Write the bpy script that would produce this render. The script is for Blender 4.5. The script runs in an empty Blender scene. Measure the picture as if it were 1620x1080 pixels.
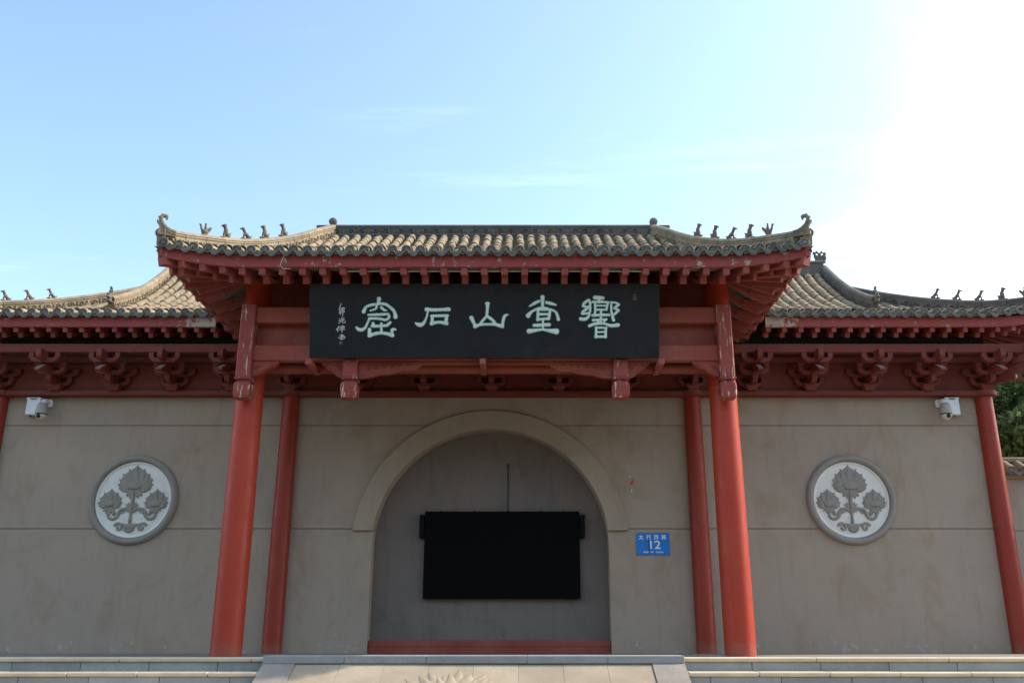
import bpy, bmesh, math, random
from mathutils import Vector, Matrix, Euler
from math import radians as R, sin, cos, pi, sqrt

random.seed(7)
scene = bpy.context.scene
COL = scene.collection

# ------------------------------------------------------------------ camera
cd = bpy.data.cameras.new("camera")
cam = bpy.data.objects.new("camera", cd); COL.objects.link(cam)
cam.location = (0.56, 0.0, 0.25)
cam.rotation_euler = (R(90 + 17.8), 0, 0)
cd.sensor_width = 36.0
cd.lens = 36.0 * 1460 / 1620
cd.shift_x = -16 / 1620
cd.clip_end = 5000
cd.clip_start = 0.05
scene.camera = cam

# ------------------------------------------------------------------ sky, sun, exposure
SUN_AZ, SUN_EL = 78.0, 41.0          # degrees to the right of the view direction, above the horizon
w = bpy.data.worlds.new("World"); scene.world = w; w.use_nodes = True
nt = w.node_tree; nt.nodes.clear()
def wn(t, **k):
    n = nt.nodes.new(t)
    for a, b in k.items(): setattr(n, a, b)
    return n
out = wn("ShaderNodeOutputWorld"); bg = wn("ShaderNodeBackground")
sky = wn("ShaderNodeTexSky", sky_type='NISHITA', sun_disc=False)
sky.sun_elevation = R(SUN_EL); sky.sun_rotation = R(SUN_AZ)
sky.air_density = 1.0; sky.dust_density = 1.6; sky.ozone_density = 0.35; sky.altitude = 150
SKY_STRENGTH = 0.15
CLX, CLY = -13.65, 24.35
tc = wn("ShaderNodeTexCoord"); sep = wn("ShaderNodeSeparateXYZ")
nt.links.new(tc.outputs["Generated"], sep.inputs[0])
zz = wn("ShaderNodeMath", operation='MAXIMUM'); zz.inputs[1].default_value = 0.06
nt.links.new(sep.outputs[2], zz.inputs[0])
dx = wn("ShaderNodeMath", operation='DIVIDE'); dy = wn("ShaderNodeMath", operation='DIVIDE')
nt.links.new(sep.outputs[0], dx.inputs[0]); nt.links.new(zz.outputs[0], dx.inputs[1])
nt.links.new(sep.outputs[1], dy.inputs[0]); nt.links.new(zz.outputs[0], dy.inputs[1])
cmb = wn("ShaderNodeCombineXYZ")
nt.links.new(dx.outputs[0], cmb.inputs[0]); nt.links.new(dy.outputs[0], cmb.inputs[1])
def cloud_layer(loc, rot, scl, nscale, detail, rough, p0, p1, dist=0.0):
    mp = wn("ShaderNodeMapping"); mp.inputs["Location"].default_value = loc
    mp.inputs["Rotation"].default_value = (0, 0, rot); mp.inputs["Scale"].default_value = scl
    nt.links.new(cmb.outputs[0], mp.inputs[0])
    nz = wn("ShaderNodeTexNoise"); nz.inputs["Scale"].default_value = nscale
    nz.inputs["Detail"].default_value = detail; nz.inputs["Roughness"].default_value = rough
    nz.inputs["Distortion"].default_value = dist
    nt.links.new(mp.outputs[0], nz.inputs["Vector"])
    mr = wn("ShaderNodeMapRange"); mr.interpolation_type = 'SMOOTHSTEP'
    mr.inputs["From Min"].default_value = p0; mr.inputs["From Max"].default_value = p1
    nt.links.new(nz.outputs["Fac"], mr.inputs["Value"])
    return mr
cl1 = cloud_layer((CLX, CLY, 0), R(20), (0.55, 0.7, 1), 0.40, 8, 0.6, 0.515, 0.76, 0.25)
cl2 = cloud_layer((5.4, 2.9, 0), R(-52), (0.35, 1.6, 1), 1.2, 8, 0.62, 0.56, 0.82, 0.5)
c2 = wn("ShaderNodeMath", operation='MULTIPLY'); c2.inputs[1].default_value = 0.18
nt.links.new(cl2.outputs[0], c2.inputs[0])
mx = wn("ShaderNodeMath", operation='MAXIMUM')
nt.links.new(cl1.outputs[0], mx.inputs[0]); nt.links.new(c2.outputs[0], mx.inputs[1])
mixc = wn("ShaderNodeMix", data_type='RGBA'); mixc.inputs["B"].default_value = (9.0, 8.6, 8.8, 1)
nt.links.new(mx.outputs[0], mixc.inputs["Factor"]); nt.links.new(sky.outputs[0], mixc.inputs["A"])
tint = wn("ShaderNodeMix", data_type='RGBA', blend_type='MULTIPLY'); tint.inputs["Factor"].default_value = 1.0
tint.inputs["B"].default_value = (0.975, 1.025, 1.0, 1)   # camera white balance: a slightly cyan sky
nt.links.new(mixc.outputs["Result"], tint.inputs["A"]); nt.links.new(tint.outputs["Result"], bg.inputs["Color"])
bg.inputs["Strength"].default_value = SKY_STRENGTH
nt.links.new(bg.outputs[0], out.inputs[0])

sd = bpy.data.lights.new("sun", 'SUN'); sd.energy = 2.6; sd.angle = R(0.6); sd.color = (1.0, 0.87, 0.70)
sun = bpy.data.objects.new("sun", sd); COL.objects.link(sun)
sdir = Vector((sin(R(SUN_AZ)) * cos(R(SUN_EL)), cos(R(SUN_AZ)) * cos(R(SUN_EL)), sin(R(SUN_EL))))
sun.rotation_euler = (-sdir).to_track_quat('-Z', 'Y').to_euler()

vs = scene.view_settings
vs.view_transform = 'Standard'; vs.look = 'None'; vs.gamma = 1.0; vs.use_curve_mapping = False
vs.exposure = 1.33
scene.cycles.max_bounces = 6

# ------------------------------------------------------------------ materials
def nodes_of(m):
    m.use_nodes = True; t = m.node_tree; t.nodes.clear(); return t
class Mat:
    def __init__(s, name, rough=0.7, spec=0.5):
        s.m = bpy.data.materials.new(name); s.t = nodes_of(s.m)
        s.o = s.n("ShaderNodeOutputMaterial"); s.b = s.n("ShaderNodeBsdfPrincipled")
        s.l(s.b.outputs[0], s.o.inputs[0]); s.b.inputs["Roughness"].default_value = rough
        s.b.inputs["Specular IOR Level"].default_value = spec
        s.pos = s.n("ShaderNodeNewGeometry").outputs["Position"]
    def n(s, t, **k):
        x = s.t.nodes.new(t)
        for a, b in k.items(): setattr(x, a, b)
        return x
    def l(s, a, b): s.t.links.new(a, b)
    def noise(s, scale, detail=4, rough=0.55, stretch=(1, 1, 1), dist=0.0, off=(0, 0, 0)):
        mp = s.n("ShaderNodeMapping"); mp.inputs["Scale"].default_value = stretch; mp.inputs["Location"].default_value = off
        s.l(s.pos, mp.inputs[0])
        nz = s.n("ShaderNodeTexNoise"); nz.inputs["Scale"].default_value = scale; nz.inputs["Detail"].default_value = detail
        nz.inputs["Roughness"].default_value = rough; nz.inputs["Distortion"].default_value = dist
        s.l(mp.outputs[0], nz.inputs["Vector"]); return nz.outputs["Fac"]
    def rng(s, v, a, b, c=0.0, d=1.0, smooth=True):
        r = s.n("ShaderNodeMapRange"); r.interpolation_type = 'SMOOTHSTEP' if smooth else 'LINEAR'
        for k, x in zip(("From Min", "From Max", "To Min", "To Max"), (a, b, c, d)): r.inputs[k].default_value = x
        s.l(v, r.inputs["Value"]); return r.outputs[0]
    def mix(s, f, a, b, mode='MIX'):
        x = s.n("ShaderNodeMix", data_type='RGBA', blend_type=mode)
        for sock, v in (("Factor", f), ("A", a), ("B", b)):
            if isinstance(v, (tuple, list)): x.inputs[sock].default_value = (*v, 1) if len(v) == 3 else v
            elif isinstance(v, (int, float)): x.inputs[sock].default_value = v
            else: s.l(v, x.inputs[sock])
        return x.outputs["Result"]
    def math(s, op, a, b=0.0):
        x = s.n("ShaderNodeMath", operation=op)
        for i, v in enumerate((a, b)):
            if isinstance(v, (int, float)): x.inputs[i].default_value = v
            else: s.l(v, x.inputs[i])
        return x.outputs[0]
    def xyz(s):
        q = s.n("ShaderNodeSeparateXYZ"); s.l(s.pos, q.inputs[0]); return q.outputs
    def rand(s): return s.n("ShaderNodeObjectInfo").outputs["Random"]
    def col(s, c):
        if isinstance(c, (tuple, list)): s.b.inputs["Base Color"].default_value = (*c, 1)
        else: s.l(c, s.b.inputs["Base Color"])
    def rough(s, v): s.l(v, s.b.inputs["Roughness"])
    def bump(s, h, strength=0.3, dist=0.01):
        b = s.n("ShaderNodeBump"); b.inputs["Strength"].default_value = strength; b.inputs["Distance"].default_value = dist
        s.l(h, b.inputs["Height"]); s.l(b.outputs[0], s.b.inputs["Normal"])

M = {}
def red(name, c, fade, rough=0.55, chips=None, streak=False, fadeamt=0.5, chipc=(0.30, 0.26, 0.20), extra=None, dust=0.0):
    k = Mat(name, rough, 0.28)
    base = k.mix(k.math('MULTIPLY', k.rng(k.noise(1.6, 5, 0.6), 0.35, 0.72), fadeamt), c, fade)
    base = k.mix(k.rng(k.noise(23, 4, 0.7), 0.35, 0.75, 0.0, 0.35), base, tuple(x * 0.62 for x in c))
    n2 = k.noise(7, 6, 0.7, (1, 1, 1) if not streak else (2.6, 2.6, 0.35), 0.3)
    if chips:
        f = k.rng(n2, chips, chips + 0.03)
        if extra: f = k.math('MAXIMUM', f, extra(k))
        base = k.mix(f, base, k.mix(k.noise(40, 3), chipc, tuple(x * 1.5 for x in chipc)))
        fine = k.rng(k.noise(34, 3, 0.6), 0.735, 0.76)
        base = k.mix(fine, base, (0.62, 0.55, 0.47))
        k.bump(k.math('SUBTRACT', n2, k.math('MULTIPLY', f, 0.4)), 0.35, 0.006)
    else:
        foot = k.rng(k.math('ADD', k.rng(k.xyz()[2], 0.45, 0.0), k.math('MULTIPLY', k.noise(9, 5, 0.7), 1.2)), 1.05, 1.6, 0, 0.3)
        base = k.mix(foot, base, (0.24, 0.15, 0.11))
        base = k.mix(k.rng(k.noise(3, 4, 0.6, (6, 6, 0.12)), 0.5, 0.8, 0, 0.35), base, tuple(x * 0.6 for x in c))
        base = k.mix(k.rng(k.noise(26, 3, 0.6), 0.745, 0.765), base, (0.5, 0.36, 0.28))
        k.rough(k.rng(k.noise(4, 5, 0.65), 0.3, 0.7, rough - 0.06, rough + 0.16))
        k.bump(k.noise(8, 6, 0.7, (3, 3, 0.25)), 0.2, 0.004)
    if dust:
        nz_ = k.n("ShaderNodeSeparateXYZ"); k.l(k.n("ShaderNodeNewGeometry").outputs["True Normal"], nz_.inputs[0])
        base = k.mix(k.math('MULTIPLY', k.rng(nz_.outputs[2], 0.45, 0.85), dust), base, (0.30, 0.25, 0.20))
    k.col(base); M[name] = k.m; return k
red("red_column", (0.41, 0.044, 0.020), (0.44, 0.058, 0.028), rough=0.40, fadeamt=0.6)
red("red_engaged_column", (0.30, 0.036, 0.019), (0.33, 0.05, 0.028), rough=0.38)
red("red_beam", (0.275, 0.054, 0.035), (0.34, 0.105, 0.07), chips=0.68, rough=0.6, fadeamt=0.75)
red("red_post", (0.27, 0.048, 0.038), (0.33, 0.095, 0.072), chips=0.575, streak=True, rough=0.6, chipc=(0.42, 0.33, 0.22))
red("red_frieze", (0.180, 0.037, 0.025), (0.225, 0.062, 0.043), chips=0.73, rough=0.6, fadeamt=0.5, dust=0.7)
red("red_rafter", (0.28, 0.062, 0.050), (0.34, 0.105, 0.085), chips=0.70, rough=0.65, fadeamt=0.8)
red("red_fascia", (0.30, 0.052, 0.044), (0.33, 0.085, 0.070), chips=0.605, rough=0.6, fadeamt=0.6)
def worn_end(k):
    x = k.xyz()[0]; ax = k.math('ABSOLUTE', x)
    e = k.rng(ax, 5.75, 4.95)
    return k.rng(k.math('ADD', k.math('MULTIPLY', e, 0.22), k.noise(13, 6, 0.75)), 0.62, 0.66)
red("red_fascia_worn", (0.30, 0.052, 0.044), (0.33, 0.085, 0.070), chips=0.66, rough=0.6, fadeamt=0.6, extra=worn_end, chipc=(0.36, 0.29, 0.22))

def stone(name, c, c2, scale=3.0, speck=None, rough=0.85, bump=0.25, stain=0.0, vary=0.12):
    k = Mat(name, rough, 0.3)
    base = k.mix(k.rng(k.noise(scale, 6, 0.62), 0.32, 0.70), c, c2)
    base = k.mix(k.rng(k.noise(scale * 11, 4, 0.6), 0.3, 0.75, 0.0, 0.4), base, tuple(x * 0.72 for x in c))
    if speck:
        base = k.mix(k.rng(k.noise(160, 2, 0.5), 0.6, 0.68, 0, 0.6), base, speck)
    if stain:
        st = k.rng(k.noise(1.1, 5, 0.65, off=(3, 1, 7)), 0.5, 0.72, 0, stain)
        base = k.mix(st, base, tuple(x * 0.55 for x in c))
    hv = k.n("ShaderNodeHueSaturation"); k.l(base, hv.inputs["Color"])
    k.l(k.rng(k.rand(), 0, 1, 1 - vary, 1 + vary, False), hv.inputs["Value"])
    k.col(hv.outputs[0]); k.bump(k.noise(scale * 14, 5, 0.65), bump, 0.01); M[name] = k.m; return k
stone("tile", (0.315, 0.247, 0.158), (0.185, 0.153, 0.110), 5.0, vary=0.22, bump=0.4, stain=0.45)
stone("tile_end", (0.125, 0.122, 0.110), (0.185, 0.168, 0.132), 9.0, vary=0.2, bump=0.4)
stone("ridge_stone", (0.315, 0.25, 0.165), (0.19, 0.16, 0.118), 6.0, bump=0.5, stain=0.4, vary=0.14)
stone("ridge_grey", (0.12, 0.112, 0.10), (0.165, 0.148, 0.122), 6.0, bump=0.5, stain=0.3, vary=0.12)  # darker ridge tone; on the right-hand gatehouse ridges it is painted-in shade
stone("beast_clay", (0.19, 0.148, 0.112), (0.12, 0.10, 0.082), 12.0, bump=0.3)
stone("step_riser", (0.30, 0.315, 0.30), (0.23, 0.245, 0.24), 2.2, stain=0.3, vary=0.16)
stone("step_tread", (0.60, 0.50, 0.365), (0.50, 0.41, 0.29), 3.0, stain=0.25, vary=0.06)
stone("ramp_stone", (0.345, 0.29, 0.215), (0.275, 0.228, 0.165), 2.4, stain=0.3, vary=0.07)
stone("flank_stone", (0.225, 0.20, 0.178), (0.30, 0.265, 0.23), 3.2, stain=0.4)
stone("granite", (0.29, 0.285, 0.275), (0.24, 0.238, 0.23), 4.0, speck=(0.55, 0.54, 0.52), vary=0.08)
stone("floor_stone", (0.235, 0.215, 0.185), (0.20, 0.185, 0.16), 1.5, stain=0.2, vary=0.08)
stone("plaza", (0.105, 0.098, 0.086), (0.085, 0.08, 0.07), 0.5, stain=0.2, vary=0.0)
stone("medal_grey", (0.295, 0.264, 0.222), (0.345, 0.31, 0.26), 8.0, vary=0.02)
stone("medal_white", (0.84, 0.81, 0.73), (0.78, 0.74, 0.65), 5.0, stain=0.2, vary=0.02)
stone("medal_ring", (0.32, 0.28, 0.24), (0.285, 0.25, 0.215), 4.0, vary=0.02)

def plaster(name, c, c2, dirt):
    k = Mat(name, 0.9, 0.25)
    base = k.mix(k.rng(k.noise(0.8, 5, 0.6), 0.3, 0.72), c, c2)
    base = k.mix(k.rng(k.noise(1.7, 7, 0.68, (1, 1, 0.7), 0.6, (5, 0, 2)), 0.46, 0.76, 0, 0.75), base, dirt)
    base = k.mix(k.rng(k.noise(14, 5, 0.7), 0.4, 0.8, 0, 0.18), base, tuple(x * 0.7 for x in c))
    # flaked and patched paint towards the foot of the wall
    z = k.xyz()[2]
    low = k.rng(z, 0.55, 0.05)
    flake = k.rng(k.math('ADD', k.noise(6.5, 6, 0.7, off=(1, 4, 0)), k.math('MULTIPLY', low, 0.14)), 0.73, 0.755)
    base = k.mix(flake, base, k.mix(k.noise(30, 3), (0.36, 0.27, 0.20), (0.52, 0.48, 0.43)))
    drip = k.rng(k.noise(3.2, 5, 0.6, (2.4, 1, 0.16)), 0.52, 0.8, 0, 0.5)
    base = k.mix(drip, base, tuple(x * 0.66 for x in c))
    k.col(base); k.bump(k.noise(30, 5, 0.7), 0.15, 0.004); M[name] = k.m
plaster("plaster", (0.395, 0.308, 0.232), (0.360, 0.286, 0.222), (0.29, 0.21, 0.138))
plaster("plaster_band", (0.395, 0.308, 0.228), (0.362, 0.286, 0.216), (0.28, 0.21, 0.145))
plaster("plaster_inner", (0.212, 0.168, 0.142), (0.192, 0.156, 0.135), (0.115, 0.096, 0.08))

def plain(name, c, rough=0.5, metallic=0.0, spec=0.5, nz=0.0):
    k = Mat(name, rough, spec); k.b.inputs["Metallic"].default_value = metallic
    k.col(k.mix(k.rng(k.noise(9, 4), 0.3, 0.7), c, tuple(x * (1 - nz) for x in c)) if nz else c)
    M[name] = k.m; return k
k = plain("board_black", (0.016, 0.0185, 0.020), 0.55, spec=0.3)
k.col(k.mix(k.rng(k.noise(2.2, 6, 0.7), 0.5, 0.8), (0.0115, 0.0125, 0.0138), (0.022, 0.023, 0.025)))
k.rough(k.rng(k.noise(5, 4), 0.3, 0.7, 0.45, 0.65)); k.bump(k.noise(40, 3, 0.5, (0.1, 1, 1)), 0.1, 0.003)
k = plain("letter_green", (0.60, 0.74, 0.68), 0.6); k.col(k.mix(k.rng(k.noise(26, 4, 0.7), 0.4, 0.7), (0.66, 0.78, 0.71), (0.48, 0.64, 0.57)))
plain("letter_teal", (0.035, 0.17, 0.15), 0.6, nz=0.4)
plain("letter_faint", (0.55, 0.60, 0.58), 0.6)
plain("seal_faint", (0.22, 0.10, 0.10), 0.7, nz=0.3)
plain("seal_grey", (0.14, 0.15, 0.15), 0.7, nz=0.3)
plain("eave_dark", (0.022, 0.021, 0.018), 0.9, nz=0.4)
plain("soffit_board", (0.24, 0.205, 0.155), 0.85, nz=0.4)
plain("screen_black", (0.0045, 0.0043, 0.004), 0.8, spec=0.06)
plain("bezel_black", (0.006, 0.006, 0.0062), 0.8, spec=0.1)
plain("rubber", (0.007, 0.007, 0.0075), 0.8, spec=0.1)
plain("cable_dark", (0.022, 0.02, 0.018), 0.7)
plain("plate_blue", (0.001, 0.19, 0.60), 0.45, nz=0.12)
plain("plate_white", (0.80, 0.82, 0.80), 0.5, nz=0.08)
plain("plate_scratch", (0.045, 0.04, 0.04), 0.7)
plain("paper_red", (0.70, 0.045, 0.03), 0.7)
plain("paper_white", (0.68, 0.64, 0.58), 0.8)
plain("housing_white", (0.84, 0.85, 0.85), 0.45, nz=0.12)
plain("hood_grey", (0.38, 0.345, 0.31), 0.5, nz=0.15)
plain("housing_cream", (0.62, 0.58, 0.46), 0.45, nz=0.15)
plain("lens_glass", (0.01, 0.01, 0.02), 0.08)
plain("gutter_tube", (0.42, 0.42, 0.40), 0.5)
k = plain("wire_pale", (0.55, 0.5, 0.42), 0.7)
k = Mat("bark", 0.9); k.col(k.mix(k.noise(6, 5, 0.6, (1, 1, 0.2)), (0.10, 0.075, 0.05), (0.05, 0.038, 0.028))); k.bump(k.noise(20, 4, 0.6, (1, 1, 0.2)), 0.5, 0.03); M["bark"] = k.m
def leafmat(name, a, b, c):
    k = Mat(name, 0.6, 0.35)
    base = k.mix(k.rng(k.noise(0.9, 3), 0.3, 0.7), a, b)
    base = k.mix(k.rng(k.noise(7, 2), 0.45, 0.7), base, c)
    k.col(base)
    tr = k.n("ShaderNodeBsdfTranslucent"); k.l(base, tr.inputs["Color"])
    ms = k.n("ShaderNodeMixShader"); ms.inputs[0].default_value = 0.35
    k.l(k.b.outputs[0], ms.inputs[1]); k.l(tr.outputs[0], ms.inputs[2]); k.l(ms.outputs[0], k.o.inputs[0]); M[name] = k.m
leafmat("leaf_green", (0.10, 0.15, 0.055), (0.14, 0.19, 0.065), (0.20, 0.24, 0.08))
leafmat("leaf_olive", (0.13, 0.16, 0.08), (0.18, 0.20, 0.09), (0.28, 0.26, 0.09))

k = Mat("added_hill_green", 0.95, 0.1); k.col(k.mix(k.rng(k.noise(0.12, 6, 0.7), 0.35, 0.65), (0.045, 0.065, 0.025), (0.10, 0.11, 0.05))); M["added_hill_green"] = k.m

# ------------------------------------------------------------------ mesh helpers
class MB:
    def __init__(s): s.v = []; s.f = []
    def add(s, vs, fs):
        o = len(s.v); s.v.extend([tuple(p) for p in vs]); s.f.extend([tuple(i + o for i in f) for f in fs]); return s
    def box(s, c, h, rot=None, ch=0.0):
        """box with centre c, half sizes h, optional 3x3 rotation, chamfered edges"""
        c = Vector(c)
        def T(p):
            p = Vector(p); p = rot @ p if rot is not None else p
            return c + p
        hx, hy, hz = h
        ch = min(ch, 0.45 * min(h))
        if ch <= 0:
            vs = [(sx * hx, sy * hy, sz * hz) for sx in (-1, 1) for sy in (-1, 1) for sz in (-1, 1)]
            fs = [(0, 1, 3, 2), (4, 6, 7, 5), (0, 4, 5, 1), (2, 3, 7, 6), (0, 2, 6, 4), (1, 5, 7, 3)]
            return s.add([T(p) for p in vs], fs)
        vs = []; idx = {}
        for sx in (-1, 1):
            for sy in (-1, 1):
                for sz in (-1, 1):
                    for a in range(3):
                        p = [sx * (hx - ch), sy * (hy - ch), sz * (hz - ch)]
                        p[a] = (sx * hx, sy * hy, sz * hz)[a]
                        idx[(sx, sy, sz, a)] = len(vs); vs.append(p)
        fs = []
        for a in range(3):
            b, d = (a + 1) % 3, (a + 2) % 3
            for sg in (-1, 1):
                q = []
                for u, v in ((-1, -1), (1, -1), (1, 1), (-1, 1)):
                    k3 = [0, 0, 0]; k3[a] = sg; k3[b] = u; k3[d] = v
                    q.append(idx[(*k3, a)])
                fs.append(tuple(q if sg > 0 else q[::-1]))
        for a in range(3):
            b, d = (a + 1) % 3, (a + 2) % 3
            for sb in (-1, 1):
                for sd2 in (-1, 1):
                    k0 = [0, 0, 0]; k0[a] = -1; k0[b] = sb; k0[d] = sd2
                    k1 = list(k0); k1[a] = 1
                    q = [idx[(*k0, b)], idx[(*k1, b)], idx[(*k1, d)], idx[(*k0, d)]]
                    fs.append(tuple(q if sb * sd2 < 0 else q[::-1]))
        for sx in (-1, 1):
            for sy in (-1, 1):
                for sz in (-1, 1):
                    q = [idx[(sx, sy, sz, a)] for a in range(3)]
                    fs.append(tuple(q if sx * sy * sz > 0 else q[::-1]))
        return s.add([T(p) for p in vs], fs)
    def lim(s, a, b, ch=0.0):
        return s.box([(p + q) / 2 for p, q in zip(a, b)], [abs(q - p) / 2 for p, q in zip(a, b)], None, ch)
    def beam(s, p0, p1, wd, ht, ch=0.0, up=(0, 0, 1)):
        p0, p1 = Vector(p0), Vector(p1); y = (p1 - p0); L = y.length; y.normalize()
        x = y.cross(Vector(up)).normalized(); z = x.cross(y)
        rot = Matrix((x, y, z)).transposed()
        return s.box((p0 + p1) / 2, (wd / 2, L / 2, ht / 2), rot, ch)
    def prism(s, poly, y0, y1, frame=None, ch=0.0):
        """polygon (x,z) extruded along y; frame maps (x,y,z) to world; ch bevels the front rim"""
        F = frame or (lambda x, y, z: (x, y, z))
        n = len(poly)
        area = sum(poly[i][0] * poly[(i + 1) % n][1] - poly[(i + 1) % n][0] * poly[i][1] for i in range(n))
        if area < 0: poly = poly[::-1]
        fr = poly
        if ch > 0:
            fr = []
            for i in range(n):
                a, b, c = Vector(poly[i - 1]), Vector(poly[i]), Vector(poly[(i + 1) % n])
                e1 = (b - a); e2 = (c - b)
                if e1.length < 1e-9 or e2.length < 1e-9: fr.append(tuple(b)); continue
                e1.normalize(); e2.normalize()
                n1 = Vector((-e1.y, e1.x)); n2 = Vector((-e2.y, e2.x)); nn = n1 + n2
                if nn.length < 0.3: nn = n1
                nn.normalize(); fr.append(tuple(b + nn * ch))
        vs = [F(x, y0, z) for x, z in fr]
        o = n
        fs = [tuple(range(n))]
        if ch > 0:
            vs += [F(x, y0 + ch, z) for x, z in poly]
            fs += [(i, i + n, (i + 1) % n + n, (i + 1) % n) for i in range(n)]
            o = n; base = n
        else: base = 0
        vs += [F(x, y1, z) for x, z in poly]
        m = len(vs) - n
        fs += [(base + i, m + i, m + (i + 1) % n, base + (i + 1) % n) for i in range(n)]
        fs.append(tuple(range(m + n - 1, m - 1, -1)))
        return s.add(vs, fs)
    def lathe(s, prof, c=(0, 0, 0), seg=24, axis='z', rot=None, cap=True):
        c = Vector(c); vs = []; fs = []; n = len(prof)
        for r, h in prof:
            for i in range(seg):
                a = 2 * pi * i / seg
                p = Vector((r * cos(a), r * sin(a), h))
                if axis == 'y': p = Vector((p.x, -p.z, p.y))
                if rot is not None: p = rot @ p
                vs.append(c + p)
        for j in range(n - 1):
            for i in range(seg):
                k1 = (i + 1) % seg
                fs.append((j * seg + i, j * seg + k1, (j + 1) * seg + k1, (j + 1) * seg + i))
        if cap:
            fs.append(tuple(range(seg - 1, -1, -1))); fs.append(tuple(range((n - 1) * seg, n * seg)))
        return s.add(vs, fs)
    def tube(s, pts, r, seg=6, cap=True):
        pts = [Vector(p) for p in pts]; n = len(pts); rs = r if isinstance(r, (list, tuple)) else [r] * n
        vs = []; fs = []; ref = Vector((0.13, 0.21, 0.97))
        for j in range(n):
            d = (pts[min(j + 1, n - 1)] - pts[max(j - 1, 0)]).normalized()
            x = d.cross(ref)
            if x.length < 1e-3: x = d.cross(Vector((1, 0, 0)))
            x.normalize(); y = d.cross(x)
            for i in range(seg):
                a = 2 * pi * i / seg; vs.append(pts[j] + (x * cos(a) + y * sin(a)) * rs[j])
        for j in range(n - 1):
            for i in range(seg):
                k1 = (i + 1) % seg
                fs.append((j * seg + i, j * seg + k1, (j + 1) * seg + k1, (j + 1) * seg + i))
        if cap:
            fs.append(tuple(range(seg - 1, -1, -1))); fs.append(tuple(range((n - 1) * seg, n * seg)))
        return s.add(vs, fs)
    def mesh(s, name, mat, smooth=None):
        me = bpy.data.meshes.new(name); me.from_pydata(s.v, [], s.f)
        me.materials.append(M[mat] if isinstance(mat, str) else mat)
        if smooth is not None:
            me.polygons.foreach_set("use_smooth", [True] * len(me.polygons))
            me.set_sharp_from_angle(angle=R(smooth))
        me.update(); return me
    def build(s, name, mat, parent=None, smooth=None, fix=True):
        me = s.mesh(name, mat, None)
        if fix:
            bm = bmesh.new(); bm.from_mesh(me); bmesh.ops.recalc_face_normals(bm, faces=bm.faces); bm.to_mesh(me); bm.free()
        if smooth is not None:
            me.polygons.foreach_set("use_smooth", [True] * len(me.polygons)); me.set_sharp_from_angle(angle=R(smooth))
        return put(name, me, parent)
def put(name, me, parent=None, mw=None):
    o = bpy.data.objects.new(name, me); COL.objects.link(o)
    if parent is not None:
        o.parent = parent; o.matrix_parent_inverse = WORLD[parent.name].inverted() if parent.name in WORLD else Matrix()
    if mw is not None:
        o.matrix_basis = mw; WORLD[o.name] = mw.copy()
    return o
WORLD = {}                    # world matrix of everything that does not sit at the identity
def thing(name, loc, label, cat, group=None):
    o = bpy.data.objects.new(name, None); COL.objects.link(o); o.location = loc; o.empty_display_size = 0.2
    WORLD[o.name] = Matrix.Translation(loc); tag(o, label, cat, group); return o
def tag(o, label=None, cat=None, group=None, kind=None):
    for a, b in (("label", label), ("category", cat), ("group", group), ("kind", kind)):
        if b: o[a] = b
    return o
def struct(o): o["kind"] = "structure"; return o
def frame_m(o, x, y, z):
    m = Matrix((x, y, z)).transposed().to_4x4(); m.translation = Vector(o); return m

# ------------------------------------------------------------------ setting: ground, platform, stairs, ramp
ZG = -1.35
struct(MB().box((0, 0, ZG - 0.05), (900, 900, 0.05)).build("ground", "plaza"))
# unseen wooded hill ring, added behind the camera to block the low sky
hv = []; hf = []; hr = random.Random(4)
for i in range(41):
    a = R(200 + 140 * i / 40); hgt = 26 + 9 * sin(i * 0.7) + 5 * sin(i * 1.9 + 1)
    for r_, z_ in ((70, -1.34), (95, hgt * 0.55), (125, hgt), (190, hgt * 1.1), (260, -1.34)):
        hv.append((r_ * cos(a), r_ * sin(a), z_ + hr.uniform(-1, 1) * (1.5 if z_ > 0 else 0)))
for i in range(40):
    for j in range(4): hf.append((i * 5 + j, i * 5 + j + 1, i * 5 + 6 + j, i * 5 + 5 + j))
struct(MB().add(hv, hf).build("added_hills", "added_hill_green", smooth=80))
b = MB().lim((-30, 11.62, ZG + 0.004), (30, 26, -0.02))
plat = struct(b.build("platform", "floor_stone"))
for i in range(34):
    for j in range(6):
        x0 = -13.6 + i * 0.8; y0 = 11.64 + j * 0.81
        MB().lim((x0 + 0.003, y0 + 0.003, -0.018), (x0 + 0.797, y0 + 0.807, 0.0), 0.003).build("paving_slab", "floor_stone", plat)

def stairs(side):
    st = MB()
    x0, x1 = (2.446, 15.0) if side > 0 else (-15.0, -2.446)
    st.lim((x0, 8.9, ZG + 0.002), (x1, 11.6, ZG + 0.05))
    s = struct(st.build("stairs", "step_riser"))
    rnd = random.Random(side + 5)
    for kx in range(9):
        zt = 0.03 - 0.15 * kx; yf = 11.42 - 0.30 * kx
        # tread: pale slabs with a rounded lip
        tx = x0; n = 0
        while tx < x1 - 0.01:
            L = min(1.55 if kx == 0 else 0.8, x1 - tx)
            jit = rnd.uniform(-0.003, 0.003)
            MB().lim((tx + 0.002, yf - 0.03 + jit, zt - 0.045), (tx + L - 0.002, yf + 0.32, zt + 0.002 + jit), 0.014).build("tread_slab", "step_tread", s)
            tx += L
        tx = x0 + (0.25 if kx % 2 else 0.0) - 0.8
        while tx < x1 - 0.01:
            a, c = max(tx, x0), min(tx + 0.8, x1)
            if c - a > 0.05:
                MB().lim((a + 0.003, yf + rnd.uniform(-0.003, 0.003), zt - 0.17), (c - 0.003, yf + 0.2, zt - 0.047), 0.004).build("riser_slab", "step_riser", s)
            tx += 0.8
    return s
stairs(-1); stairs(1)

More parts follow.
